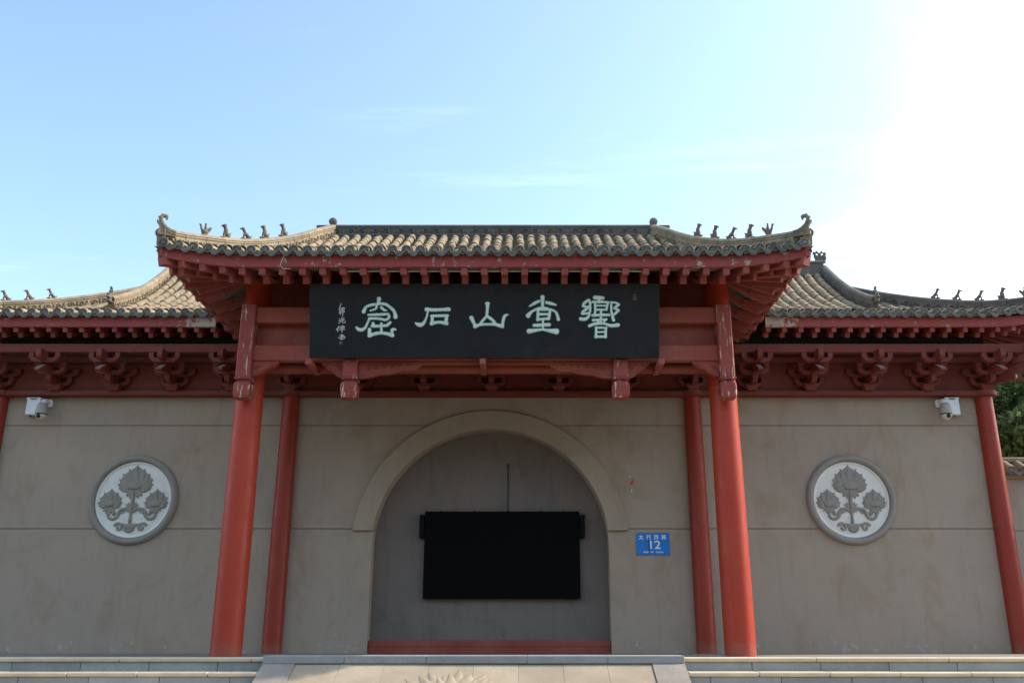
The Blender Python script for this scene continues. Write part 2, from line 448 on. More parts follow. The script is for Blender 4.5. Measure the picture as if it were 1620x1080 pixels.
# carved stone ramp between the stairs
ramp = thing("stone_ramp", (0, 11.3, 0), "beige carved stone ramp with dark flank slabs below the arch", "ramp")
ra = math.atan2(0.15, 0.30); RD = Vector((0, -cos(ra), -sin(ra))); RN = Vector((0, -sin(ra), cos(ra))); RO = Vector((0, 11.30, -0.035))
def onramp(x, d, h): return RO + Vector((x, 0, 0)) + RD * d + RN * h
def rslab(x0, x1, d0, d1, h, mat, name, ch=0.0025):
    rot = Matrix((Vector((1, 0, 0)), -RD, RN)).transposed()
    c = onramp((x0 + x1) / 2, (d0 + d1) / 2, h - 0.06)
    return MB().box(c, ((x1 - x0) / 2 - 0.001, (d1 - d0) / 2 - 0.001, 0.06), rot, ch).build(name, mat, ramp)
xs = [-2.06, -1.54, -1.03, -0.515, 0.0, 0.515, 1.03, 1.54, 2.06]
for i in range(8):
    for j in range(2):
        rslab(xs[i], xs[i + 1], j * 1.47, (j + 1) * 1.47, random.uniform(-0.002, 0.002), "ramp_stone", "ramp_slab")
for sg in (-1, 1):
    for j in range(4):
        x0, x1 = sorted((sg * 2.061, sg * 2.44))
        rslab(x0, x1, j * 0.73, (j + 1) * 0.73, 0.012, "flank_stone", "flank_slab")
    # cheek wall under the flank, closing the stair ends
    poly = [(11.62, -0.10), (11.26, -0.10), (11.26 - 2.5, -1.345), (11.62, -1.345)]
    x0, x1 = sorted((sg * 2.10, sg * 2.442))
    MB().prism([(p[0], p[1]) for p in poly], x0, x1, lambda a, y, c: (y, a, c)).build("cheek_wall", "flank_stone", ramp)
MB().lim((-2.1, 11.0, -1.345), (2.1, 11.6, -0.34)).build("ramp_core", "flank_stone", ramp)
# kerb stones along the head of the ramp
for i, (a, c) in enumerate(((-2.44, -1.50), (-1.50, -0.55), (-0.55, 0.62), (0.62, 1.55), (1.55, 2.44))):
    MB().lim((a + 0.002, 11.28 + random.uniform(-0.004, 0.004), -0.03), (c - 0.002, 11.66, 0.058), 0.006).build("kerb_stone", "granite", ramp)
# carved relief: cloud scrolls and a fan of petals lying on the ramp
rel = MB()
def petal_pts(L, W, n=6, tip=1.0):
    pts = []
    for i in range(n + 1):
        t = i / n; pts.append((W * (sin(pi * min(1, t ** 0.8))) ** 0.8 * (1 - 0.15 * t), L * t))
    return pts
def relief_petal(mb, F, cx, cz, ang, L, W, h, n=6):
    """domed leaf lying on a plane; F(x, h, z) -> world"""
    pr = petal_pts(L, W, n); vs = []; fs = []; ca, sa = cos(ang), sin(ang)
    def T(u, v, hh): return F(cx + u * ca - v * sa, hh, cz + u * sa + v * ca)
    for i, (wd, l) in enumerate(pr):
        wd = max(wd, 0.0008)
        for u, hh in ((-wd, -0.004), (-wd * 0.8, h * 0.7), (0, h * (0.9 + 0.1 * sin(3 * i))), (wd * 0.8, h * 0.7), (wd, -0.004)):
            vs.append(T(u, l, hh))
    for i in range(n):
        for j in range(4):
            fs.append((i * 5 + j, i * 5 + j + 1, (i + 1) * 5 + j + 1, (i + 1) * 5 + j))
    mb.add(vs, fs)
def relief_scroll(mb, F, cx, cz, r0, turns, wid, h, start=0.0, sg=1, n=22):
    pts = []
    for i in range(n + 1):
        t = i / n; a = start + sg * turns * 2 * pi * t; r = r0 * (1 - 0.82 * t); pts.append((cx + r * cos(a), cz + r * sin(a)))
    relief_stroke(mb, F, pts, [wid * (0.6 + 0.4 * (1 - i / n)) for i in range(n + 1)], h)
def relief_stroke(mb, F, pts, ws, h, sink=0.003, ends=True):
    """domed ribbon along pts (full widths ws) on a plane, rounded ends"""
    P = [Vector(p) for p in pts]; n = len(P); vs = []; fs = []
    sec = [(-1.0, -sink), (-0.86, h * 0.72), (-0.45, h), (0.45, h), (0.86, h * 0.72), (1.0, -sink)]; m = len(sec)
    rows = []
    for i in range(n):
        d = (P[min(i + 1, n - 1)] - P[max(i - 1, 0)]); d = d.normalized() if d.length > 1e-9 else Vector((1, 0))
        nn = Vector((-d.y, d.x)); rows.append((P[i], d, nn, ws[i] / 2))
    full = []
    p, d, nn, r = rows[0]
    if ends: full += [(p - d * r * 0.85, nn, r * 0.45), (p - d * r * 0.5, nn, r * 0.85)]
    full += [(q, n2, rr) for q, _, n2, rr in rows]
    p, d, nn, r = rows[-1]
    if ends: full += [(p + d * r * 0.5, nn, r * 0.85), (p + d * r * 0.85, nn, r * 0.45)]
    for q, n2, rr in full:
        for u, hh in sec:
            x = q + n2 * (u * rr); vs.append(F(x.x, hh, x.y))
    for i in range(len(full) - 1):
        for j in range(m - 1):
            fs.append((i * m + j, i * m + j + 1, (i + 1) * m + j + 1, (i + 1) * m + j))
    fs.append(tuple(range(m))); fs.append(tuple((len(full) - 1) * m + j for j in range(m - 1, -1, -1)))
    mb.add(vs, fs)
FR = lambda x, h, z: onramp(x - 0.17, 0.95 - z, h)
for ring, (L, W, n, h) in enumerate(((0.74, 0.13, 15, 0.006), (0.64, 0.11, 14, 0.010), (0.52, 0.10, 12, 0.014), (0.38, 0.08, 10, 0.018), (0.25, 0.06, 8, 0.024))):
    for i in range(n):
        a = (i - (n - 1) / 2) * (2.75 / n)
        relief_petal(rel, FR, 0.10 * sin(-a), 0.05 * cos(a), a + random.uniform(-0.05, 0.05), L * random.uniform(0.86, 1.08), W * random.uniform(0.8, 1.15), h * random.uniform(0.7, 1.2))
rel.build("carved_relief", "ramp_stone", ramp, smooth=50)

# ------------------------------------------------------------------ roof pieces shared by both roofs
def cover_tile_mesh(r0, r1, L, seg=8, th=0.014):
    vs = []; fs = []
    for (r, y) in ((r0, 0.0), (r1, L)):
        for i in range(seg + 1):
            a = pi * i / seg; vs.append((r * cos(a), y, r * sin(a) * 1.02))
    n = seg + 1
    fs += [(i, n + i, n + i + 1, i + 1) for i in range(seg)]
    for i in range(seg + 1):
        a = pi * i / seg; vs.append(((r0 - th) * cos(a), 0.0, (r0 - th) * sin(a)))
    fs += [(2 * n + i, i, i + 1, 2 * n + i + 1) for i in range(seg)]
    for i in range(seg + 1):
        a = pi * i / seg; vs.append(((r0 - th) * cos(a), 0.05, (r0 - th) * sin(a)))
    fs += [(3 * n + i, 2 * n + i, 2 * n + i + 1, 3 * n + i + 1) for i in range(seg)]
    return vs, fs
def eave_cap_mesh(r):
    mb = MB()
    mb.lathe([(r * 0.96, -0.02), (r, -0.012), (r, 0.006), (r * 0.92, 0.014), (r * 0.78, 0.014), (r * 0.74, 0.006), (r * 0.45, 0.006), (r * 0.36, 0.016), (r * 0.1, 0.020)], (0, 0, 0), 18, 'y')
    for i in range(8):
        a = 2 * pi * i / 8
        mb.lathe([(r * 0.10, 0.0), (r * 0.09, 0.012), (r * 0.03, 0.015)], (r * 0.6 * cos(a), -0.004, r * 0.6 * sin(a)), 6, 'y')
    return mb.mesh("eave_cap", "tile_end", 40)
def drip_mesh(wd, h):
    vs = []; fs = []; n = 10
    for i in range(n + 1):
        u = -1 + 2 * i / n
        zt = -0.034 + 0.055 * u * u
        zb = zt - 0.018 - h * max(0.0, 1 - abs(u) ** 2.2) ** 0.75
        for y in (-0.012, 0.010):
            vs.append((u * wd, y - 0.0, zt)); vs.append((u * wd * 0.97, y - 0.012 * (1 - u * u), zb))
    for i in range(n):
        a = i * 4; c = a + 4
        fs += [(a, a + 1, c + 1, c), (a + 2, c + 2, c + 3, a + 3), (a, c, c + 2, a + 2), (a + 1, a + 3, c + 3, c + 1)]
    fs += [(0, 2, 3, 1), (n * 4, n * 4 + 1, n * 4 + 3, n * 4 + 2)]
    mb = MB().add(vs, fs)
    # raised rim line that follows the scalloped edge
    pts = []
    for i in range(n + 1):
        u = -0.86 + 1.72 * i / n
        zt = -0.034 + 0.055 * u * u; zb = zt - 0.018 - h * max(0.0, 1 - abs(u) ** 2.2) ** 0.75
        pts.append((u * wd, -0.022, zb + 0.016))
    mb.tube(pts, 0.005, 5)
    return mb.mesh("drip_tile", "tile_end", 40)
def slope_frame(x, y, z, dzdy, ang=0.0):
    """local y runs up the slope (plan direction rotated by ang from +y), z is the normal"""
    d = Vector((sin(ang), cos(ang), dzdy)).normalized(); xx = Vector((cos(ang), -sin(ang), 0)); zz = xx.cross(d)
    return frame_m((x, y, z), xx, d, zz)

def tile_rows(roof, xs, yend, ystart, zf, pitch, r, exposure, nlow, capme, dripme, tme, tall, ymin=None, indiv=lambda x: True):
    SH = Matrix.Diagonal((0.84, 1, 0.80, 1))
    """cover-tile rows running along y at the given x; the lowest nlow tiles of a row are single objects"""
    rest = MB(); pan = MB()
    tv, tf = tall
    def slope(x, y): return (zf(x, y + 0.05) - zf(x, y - 0.05)) / 0.1
    for ri, x in enumerate(xs):
        y0 = ystart(x); y1 = yend(x)
        y = y0 if ymin is None or not ymin(x) else ymin(x)
        first = abs(y - y0) < 1e-6
        i = 0
        while y < y1 - 0.04:
            g = slope(x, y + 0.1); m = slope_frame(x + random.gauss(0, 0.005), y + random.uniform(-0.01, 0.01), zf(x, y) + 0.030 + random.gauss(0, 0.004), g + random.gauss(0, 0.018), random.gauss(0, 0.022))
            if i == 0: m = m @ SH
            elif i == 1: m = m @ Matrix.Translation((0, 0, 0.010)) @ Matrix.Diagonal((1.06, 1, 1.08, 1))
            if i < nlow and first and indiv(x): put("cover_tile", tme, roof, m)
            else: rest.add([m @ Vector(p) for p in tv], tf)
            y += exposure * cos(math.atan(g)); i += 1
        if first:
            g = slope(x, y0 + 0.05)
            put("eave_cap", capme, roof, slope_frame(x, y0 - 0.005, zf(x, y0) + 0.022, g * 0.5 - 0.16 + random.uniform(-0.06, 0.06), random.uniform(-0.05, 0.05)))
        # trough to the right of this row, stepped where one pan tile overlaps the next
        xm = x + pitch / 2
        if ri == len(xs) - 1 or abs(xs[ri + 1] - x) > pitch * 1.5: continue
        y0 = ystart(xm); y1 = min(yend(xm) + 0.1, max(yend(x), yend(xs[ri + 1])))
        y = y0 if ymin is None or not ymin(xm) else ymin(xm)
        if first: put("drip_tile", dripme, roof, slope_frame(xm, y0 - 0.01, zf(xm, y0) + 0.018, 0.04 + random.uniform(-0.05, 0.05), random.uniform(-0.04, 0.04)))
        hw = pitch * 0.40
        while y < y1:
            ya = y; yb = min(y + 0.15, y1 + 0.05)
            za, zb = zf(xm, ya), zf(xm, yb); vs = []
            for (yy, z0, lift) in ((ya, za, 0.016), (yb + 0.02, zb, 0.0), (ya, za, 0.0)):
                for u in (-1, -0.55, 0, 0.55, 1): vs.append((xm + u * hw, yy, z0 + lift + 0.05 * u * u - 0.012))
            fs = [(j, j + 1, 6 + j, 5 + j) for j in range(4)] + [(10 + j, 11 + j, j + 1, j) for j in range(4)]
            pan.add(vs, fs); y += 0.13
    o = rest.build("upper_cover_tiles", "tile", roof, smooth=50, fix=False); o["kind"] = "stuff"
    o = pan.build("pan_tiles", "tile", roof, fix=False); o["kind"] = "stuff"

def ridge_blocks(roof, path, height, thick, mat, nblk, base_drop, relief=True, cap=0.05, name="ridge_block"):
    """carved blocks set end to end along a crest path(t)->Vector (crest line), t in 0..1"""
    for i in range(nblk):
        t0, t1 = i / nblk, (i + 1) / nblk
        a, c = path(t0), path(t1); d = c - a; L = d.length; d.normalize()
        hz = Vector((d.x, d.y, 0)).normalized(); side = Vector((hz.y, -hz.x, 0)); up = side.cross(d)
        if up.z < 0: up = -up
        g = 0.003
        mid = (a + c) / 2
        m = frame_m(mid, d, -side if (d.cross(-side)).dot(up) > 0 else side, up)
        key = (round(L, 2), round(height(t0), 2), thick, mat, relief)
        if key not in RIDGE:
            mb = MB(); hh = height(t0); hl = L / 2 - g + 0.004
            mb.box((0, 0, -cap - (hh + base_drop) / 2 + base_drop / 2 - base_drop / 2), (hl, thick / 2, (hh + base_drop) / 2), None, 0.008)
            mb.box((0, 0, -cap - 0.022), (hl, thick / 2 + 0.014, 0.014), None, 0.004)
            mb.box((0, 0, -cap - hh + 0.03), (hl, thick / 2 + 0.016, 0.02), None, 0.005)
            # rounded capping tile
            vs = []; fs = []
            rr = thick / 2 + 0.018; n = 8
            for sx in (-1, 1):
                for k in range(n + 1):
                    an = pi * k / n; vs.append((sx * hl, rr * cos(an), -cap + 0.0 + (cap + 0.012) * sin(an)))
            fs += [(k, k + 1, n + 2 + k, n + 1 + k) for k in range(n)]
            fs += [tuple(range(n, -1, -1)), tuple(range(n + 1, 2 * n + 2)), (0, n + 1, 2 * n + 1, n)]
            mb.add(vs, fs)
            if relief:
                zc = -cap - hh * 0.53
                for sy in (-1, 1):
                    F = lambda x, h, z, sy=sy: (x, sy * (thick / 2 + h), z)
                    rad = min(hh * 0.26, L * 0.2)
                    for sx in (-0.5, 0.5):
                        relief_scroll(mb, F, sx * L * 0.55, zc, rad, 1.25, rad * 0.42, 0.026, 0.6 if sx > 0 else 2.4, 1 if sx > 0 else -1, 12)
                        relief_petal(mb, F, sx * L * 0.9, zc - rad * 0.4, 0.5 * sx, rad * 1.5, rad * 0.35, 0.024, 4)
                    relief_petal(mb, F, 0, zc - rad, 0, rad * 2.0, rad * 0.4, 0.028, 4)
                    relief_petal(mb, F, 0, zc - rad, 0.8, rad * 1.5, rad * 0.3, 0.022, 4)
                    relief_petal(mb, F, 0, zc - rad, -0.8, rad * 1.5, rad * 0.3, 0.022, 4)
            me = mb.mesh(name, mat); bm = bmesh.new(); bm.from_mesh(me); bmesh.ops.recalc_face_normals(bm, faces=bm.faces); bm.to_mesh(me); bm.free()
            RIDGE[key] = me
        put(name, RIDGE[key], roof, m)
RIDGE = {}

# little roof beasts, each one continuous clay figure
def blob_mesh(name, parts, vox, mat):
    bm = bmesh.new()
    for c, r, eul in parts:
        q = bmesh.ops.create_icosphere(bm, subdivisions=2, radius=1.0)
        m = Matrix.Translation(c) @ Euler(eul).to_matrix().to_4x4() @ Matrix.Diagonal((*r, 1))
        bmesh.ops.transform(bm, matrix=m, verts=q["verts"])
    me = bpy.data.meshes.new(name); bm.to_mesh(me); bm.free()
    o = bpy.data.objects.new(name, me); COL.objects.link(o)
    rm = o.modifiers.new("r", 'REMESH'); rm.mode = 'VOXEL'; rm.voxel_size = vox
    sm = o.modifiers.new("s", 'SMOOTH'); sm.iterations = 2; sm.factor = 0.5
    dg = bpy.context.evaluated_depsgraph_get()
    res = bpy.data.meshes.new_from_object(o.evaluated_get(dg)); res.name = name
    bpy.data.objects.remove(o); bpy.data.meshes.remove(me)
    res.materials.clear(); res.materials.append(M[mat])
    res.polygons.foreach_set("use_smooth", [True] * len(res.polygons)); return res
# local frame: -x is where the beast looks, z up, about 0.23 m tall
BEAST_SIT = blob_mesh("ridge_beast", [
    ((-0.015, 0, 0.012), (0.075, 0.036, 0.014), (0, 0, 0)),
    ((0.030, 0, 0.055), (0.040, 0.034, 0.048), (0, -0.3, 0)), ((-0.005, 0, 0.105), (0.034, 0.030, 0.060), (0, 0.35, 0)),
    ((-0.028, 0.014, 0.055), (0.013, 0.012, 0.056), (0, 0.05, 0)), ((-0.028, -0.014, 0.055), (0.013, 0.012, 0.056), (0, 0.05, 0)),
    ((-0.018, 0, 0.165), (0.028, 0.024, 0.036), (0, 0.2, 0)), ((-0.030, 0, 0.195), (0.034, 0.028, 0.027), (0, 0, 0)),
    ((-0.062, 0, 0.186), (0.020, 0.017, 0.015), (0, 0, 0)), ((-0.012, 0.018, 0.214), (0.010, 0.007, 0.014), (0, 0, 0)), ((-0.012, -0.018, 0.214), (0.010, 0.007, 0.014), (0, 0, 0)),
    ((0.062, 0, 0.085), (0.012, 0.012, 0.038), (0, 0.25, 0))], 0.009, "beast_clay")
BEAST_LEAN = blob_mesh("ridge_beast", [
    ((-0.005, 0, 0.012), (0.080, 0.034, 0.014), (0, 0, 0)),
    ((0.045, 0, 0.050), (0.040, 0.032, 0.036), (0, 0, 0)), ((0.010, 0, 0.085), (0.062, 0.027, 0.030), (0, 0.75, 0)),
    ((-0.030, 0.013, 0.060), (0.013, 0.011, 0.056), (0, 0.12, 0)), ((-0.030, -0.013, 0.060), (0.013, 0.011, 0.056), (0, 0.12, 0)),
    ((-0.028, 0, 0.135), (0.026, 0.022, 0.042), (0, -0.35, 0)), ((-0.050, 0, 0.168), (0.030, 0.023, 0.023), (0, -0.2, 0)),
    ((-0.082, 0, 0.160), (0.022, 0.014, 0.012), (0, -0.2, 0)), ((-0.040, 0.013, 0.196), (0.008, 0.006, 0.020), (0, -0.3, 0)), ((-0.040, -0.013, 0.196), (0.008, 0.006, 0.020), (0, -0.3, 0)),
    ((0.082, 0, 0.070), (0.011, 0.011, 0.030), (0, 0.5, 0))], 0.009, "beast_clay")
BEAST_RIDER = blob_mesh("rider_on_hen", [
    ((0, 0, 0.012), (0.062, 0.034, 0.014), (0, 0, 0)),
    ((0.0, 0, 0.062), (0.056, 0.034, 0.044), (0, 0, 0)), ((-0.052, 0, 0.105), (0.018, 0.018, 0.050), (0, -0.25, 0)),
    ((-0.066, 0, 0.155), (0.021, 0.017, 0.018), (0, 0, 0)), ((-0.086, 0, 0.162), (0.014, 0.008, 0.008), (0, 0.4, 0)),
    ((0.055, 0, 0.105), (0.024, 0.026, 0.062), (0, 0.55, 0)), ((0.078, 0, 0.140), (0.022, 0.012, 0.020), (0, 0.5, 0)),
    ((0.004, 0, 0.130), (0.020, 0.022, 0.046), (0, 0, 0)), ((0.004, 0, 0.182), (0.017, 0.017, 0.019), (0, 0, 0))], 0.009, "beast_clay")
DRAGON_END = blob_mesh("ridge_dragon", [
    ((0, 0, 0.03), (0.09, 0.055, 0.035), (0, 0, 0)), ((-0.03, 0, 0.11), (0.065, 0.05, 0.075), (0, 0.2, 0)), ((-0.09, 0, 0.10), (0.05, 0.04, 0.028), (0, -0.2, 0)),
    ((-0.08, 0, 0.15), (0.045, 0.035, 0.02), (0, 0.35, 0)), ((0.0, 0, 0.20), (0.022, 0.022, 0.075), (0, 0.15, 0)), ((0.01, 0.03, 0.26), (0.014, 0.010, 0.05), (0.2, 0.2, 0)),
    ((0.01, -0.03, 0.26), (0.014, 0.010, 0.05), (-0.2, 0.2, 0)), ((0.05, 0, 0.13), (0.03, 0.035, 0.07), (0, -0.5, 0)), ((-0.01, 0, 0.315), (0.035, 0.028, 0.028), (0, 0, 0))], 0.013, "ridge_grey")
RIDGE_FINIAL = blob_mesh("ridge_finial", [
    ((0, 0, 0.06), (0.14, 0.06, 0.07), (0, 0, 0)), ((0.09, 0, 0.15), (0.07, 0.05, 0.09), (0, 0.3, 0)), ((-0.08, 0, 0.16), (0.05, 0.04, 0.10), (0, -0.4, 0)),
    ((0.12, 0, 0.25), (0.04, 0.035, 0.05), (0, 0, 0)), ((0.0, 0, 0.20), (0.035, 0.03, 0.09), (0, 0, 0)), ((-0.12, 0, 0.27), (0.04, 0.03, 0.04), (0, 0, 0)),
    ((0.05, 0, 0.29), (0.025, 0.025, 0.05), (0, 0.4, 0)), ((-0.05, 0, 0.29), (0.025, 0.025, 0.05), (0, -0.4, 0))], 0.013, "ridge_grey")

def upturned_tail(roof, base, dirh, scale=1.0, mat="ridge_stone"):
    """scrolled ridge tail: outline in (a = outward, z) extruded to a real thickness"""
    o = [(-0.30, -0.08), (-0.30, 0.055), (-0.20, 0.075), (-0.12, 0.115), (-0.05, 0.175), (-0.015, 0.245), (-0.012, 0.305), (-0.03, 0.335),
         (-0.06, 0.338), (-0.075, 0.322), (-0.068, 0.302), (-0.085, 0.292), (-0.108, 0.305), (-0.115, 0.335), (-0.100, 0.365), (-0.065, 0.382), (-0.02, 0.378), (0.012, 0.392), (0.022, 0.372),
         (0.040, 0.345), (0.046, 0.318), (0.078, 0.328), (0.060, 0.285), (0.052, 0.235), (0.062, 0.222), (0.098, 0.236), (0.078, 0.19), (0.045, 0.15), (0.028, 0.09), (0.03, 0.04), (0.05, 0.0), (0.045, -0.08)]
    o = [(a * scale, z * scale) for a, z in o]
    dirh = Vector(dirh).normalized(); sd2 = Vector((-dirh.y, dirh.x, 0)); B = Vector(base)
    F = lambda a, y, z: tuple(B + dirh * a + sd2 * y + Vector((0, 0, z)))
    mb = MB()
    mb.prism(o, -0.052 * scale, 0.052 * scale, F)
    for sg in (-1, 1):
        G = lambda x, h, z, sg=sg: F(x, sg * (0.052 * scale + h), z)
        for off in (0.035, 0.085):
            pts = [(-0.29, 0.05 - off), (-0.18, 0.07 - off), (-0.09, 0.12 - off * 0.9), (-0.02 + off * 0.3, 0.20 - off * 0.3), (0.005 + off * 0.3, 0.28), (0.0 + off * 0.2, 0.345)]
            relief_stroke(mb, G, [(a * scale, z * scale) for a, z in pts], [0.018 * scale] * 6, 0.012)
    return mb.build("ridge_tail", mat, roof, smooth=35)

# ------------------------------------------------------------------ eaves: fascia, soffit and rafters along a flared corner
class Eave:
    def __init__(s, **k): s.__dict__.update(k)
    def front(s, x):
        ax = abs(x); sg = 1 if x >= 0 else -1
        kk = max(0.0, 1 - (s.xc - ax) / s.L)
        o = Vector((x, s.yf - (s.yf - s.yc) * kk ** 2, s.zf + s.lift * kk ** 1.6))
        xi = ax if kk == 0 else (s.xc - s.L) + (s.colx - (s.xc - s.L)) * kk
        return o, Vector((sg * xi, s.coly, s.zin)), kk
    def side(s, y, sg):
        kk = max(0.0, 1 - (y - s.yc) / s.L)
        o = Vector((sg * (s.xc - 0.08 + 0.08 * kk ** 2), y, s.zf + s.lift * kk ** 1.6))
        yi = y if kk == 0 else (s.yc + s.L) + (s.coly - (s.yc + s.L)) * kk
        return o, Vector((sg * s.colx, yi, s.zin)), kk
    def rafters(s, roof, o, i, corner=False, thin=False):
        pl = Vector((i.x - o.x, i.y - o.y, 0)); Lp = pl.length; d = pl.normalized(); fs = 0.25
        W, H = (s.rw, s.rh) if not corner else (s.rw * 1.5, s.rh * 1.25)
        def pt(dd, z): return Vector((o.x, o.y, 0)) + d * dd + Vector((0, 0, z))
        d1 = 0.5 * Lp; dz = random.uniform(-0.004, 0.003); d00 = 0.035 if not corner else 0.05
        a = pt(d00, o.z - 0.002 - H / 2 + dz + fs * 0.03); c = pt(d1, o.z - 0.002 - H / 2 + dz + fs * d1)
        MB().beam(a, c, W, H, 0.006).build("flying_rafter" if not corner else "corner_beam", "red_rafter", roof)
        d0 = 0.2 * Lp + 0.02; zt = o.z - H - 0.006 + fs * d0
        if thin: W *= 0.72
        MB().beam(pt(d0, zt - H / 2), pt(Lp + 0.12, i.z - H / 2), W, H, 0.006).build("eave_rafter" if not corner else "corner_beam", "red_rafter", roof)
    def fascia(s, roof, stations, name, mat, h0, h1):
        """board along the eave; stations = list of (outer point, inner point, k)"""
        mb = MB(); n = len(stations); vs = []
        for j, (o, i, kk) in enumerate(stations):
            pl = Vector((i.x - o.x, i.y - o.y, 0)).normalized()
            tan = (stations[min(j + 1, n - 1)][0] - stations[max(j - 1, 0)][0]); tan.z = 0; tan.normalize()
            nn = Vector((-tan.y, tan.x, 0)); nn = nn if nn.dot(pl) > 0 else -nn
            h = h0 + (h1 - h0) * kk
            p = Vector((o.x, o.y, o.z))
            vs += [p + Vector((0, 0, 0.004)), p - nn * 0.004, p - nn * 0.010 + Vector((0, 0, h)), p + nn * 0.05 + Vector((0, 0, h)), p + nn * 0.05]
        fs = []
        for j in range(n - 1):
            for q in range(5): fs.append((j * 5 + q, j * 5 + (q + 1) % 5, (j + 1) * 5 + (q + 1) % 5, (j + 1) * 5 + q))
        fs += [(0, 1, 2, 3, 4), tuple((n - 1) * 5 + q for q in (4, 3, 2, 1, 0))]
        mb.add(vs, fs); return mb.build(name, mat, roof)
    def soffit(s, roof, stations):
        vs = []; fs = []
        for o, i, kk in stations:
            pl = Vector((i.x - o.x, i.y - o.y, 0)); Lp = pl.length; d = pl.normalized()
            for dd, z in ((0.03, o.z + 0.012), (0.36 * Lp, o.z + 0.25 * 0.36 * Lp + 0.004), (Lp, i.z + 0.03), (Lp + 0.25, i.z + 0.14)):
                q = Vector((o.x, o.y, 0)) + d * dd; vs.append((q.x, q.y, z))
        for j in range(len(stations) - 1):
            for q in range(3): fs.append((j * 4 + q, j * 4 + q + 1, j * 4 + 5 + q, j * 4 + 4 + q))
        return MB().add(vs, fs).build("soffit", "soffit_board", roof)
def frange(a, b, n): return [a + (b - a) * i / (n - 1) for i in range(n)]

# ================================================================== gatehouse (main building behind the porch)
GX, CY, WY = 9.05, 16.50, 16.55      # end column x, column row y, wall face y
gh = thing("gatehouse", (0, 16.55, 0), "long grey plastered gatehouse with arched doorway, red columns and tiled roof", "building")
def arc(Rr, zc, a0, a1, n, cx=0.0): return [(cx + Rr * cos(a0 + (a1 - a0) * i / n), zc + Rr * sin(a0 + (a1 - a0) * i / n)) for i in range(n + 1)]
RI, ZC = 2.085, 1.785
zj1, zj2, zt = 2.09, 3.95, 4.50
a0 = math.asin((zj1 + 0.005 - ZC) / RI)
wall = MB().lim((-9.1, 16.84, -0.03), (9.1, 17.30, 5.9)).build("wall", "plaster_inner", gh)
for sg in (-1, 1):
    x0, x1 = sorted((sg * 2.07, sg * 9.12))
    # lower course follows the arch foot
    foot = [(x, z) for x, z in arc(RI, ZC, 0.0, math.asin((zj1 - 0.005 - ZC) / RI), 5)]
    poly = [(9.12, -0.02), (RI, -0.02)] + foot + [(9.12, zj1 - 0.005)]
    poly = [(sg * x, z) for x, z in poly]
    MB().prism(poly, WY, 16.835, ch=0.004).build("wall_panel", "plaster", wall)
mid = [(-9.12, zj1 + 0.005)] + [(p[0], p[1]) for p in arc(RI, ZC, pi - a0, a0, 48)] + [(9.12, zj1 + 0.005), (9.12, zj2 - 0.005), (-9.12, zj2 - 0.005)]
MB().prism(mid, WY, 16.835, ch=0.004).build("wall_panel", "plaster", wall)
MB().lim((-9.12, WY, zj2 + 0.005), (9.12, 16.835, zt), 0.004).build("wall_panel", "plaster", wall)
RO2, ZO = 2.45, 1.765
b0 = math.asin((2.055 - ZO) / RO2); b1 = math.asin((2.055 - ZC) / (RI + 0.005))
band = arc(RO2, ZO, b0, pi - b0, 56) + arc(RI + 0.005, ZC, pi - b1, b1, 56)
MB().prism(band, WY - 0.065, WY + 0.02, ch=0.006).build("arch_band", "plaster_band", wall)
for x0, x1 in ((-9.12, -9.0), (9.0, 9.12)): MB().lim((x0, 17.3, -0.02), (x1, 22.6, 5.6)).build("side_wall", "plaster", gh)
MB().lim((-9.12, 22.6, -0.02), (9.12, 22.85, 5.6)).build("rear_wall", "plaster", gh)
# red sill plank across the doorway
MB().lim((-2.075, 16.62, 0.0), (2.08, 16.70, 0.105), 0.004).lim((-2.075, 16.625, 0.108), (2.08, 16.70, 0.215), 0.005).build("door_sill", "red_beam", gh)

def column(x, y, r0, r1, z1, mat, parent, seg=40):
    c = MB().lathe([(r0, 0.0), (r0, 0.02), (r0 * 1.0, 0.3), (r0 * 0.985, z1 * 0.4), (r0 + (r1 - r0) * 0.7, z1 * 0.75), (r1, z1)], (x, y, 0.001), seg)
    return c.build("column", mat, parent, smooth=60)
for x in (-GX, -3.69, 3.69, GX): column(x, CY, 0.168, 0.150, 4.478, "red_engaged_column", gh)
# lintel board, widened into rounded pads over the end columns
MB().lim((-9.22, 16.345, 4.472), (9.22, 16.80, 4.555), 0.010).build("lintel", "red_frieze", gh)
for x in (-GX, -3.69, 3.69, GX):
    MB().lathe([(0.215, 4.462), (0.228, 4.470), (0.228, 4.55), (0.215, 4.560)], (x, 16.48, 0), 28).build("lintel_pad", "red_frieze", gh, smooth=40)
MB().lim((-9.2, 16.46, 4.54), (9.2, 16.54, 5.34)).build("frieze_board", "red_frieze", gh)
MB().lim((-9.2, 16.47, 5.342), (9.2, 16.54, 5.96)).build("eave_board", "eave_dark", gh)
MB().lim((-9.3, 16.38, 5.10), (9.3, 16.455, 5.20), 0.006).build("frieze_rail", "red_frieze", gh)
MB().lim((-9.7, 15.76, 5.11), (9.7, 15.89, 5.265), 0.010).build("eave_purlin", "red_frieze", gh)

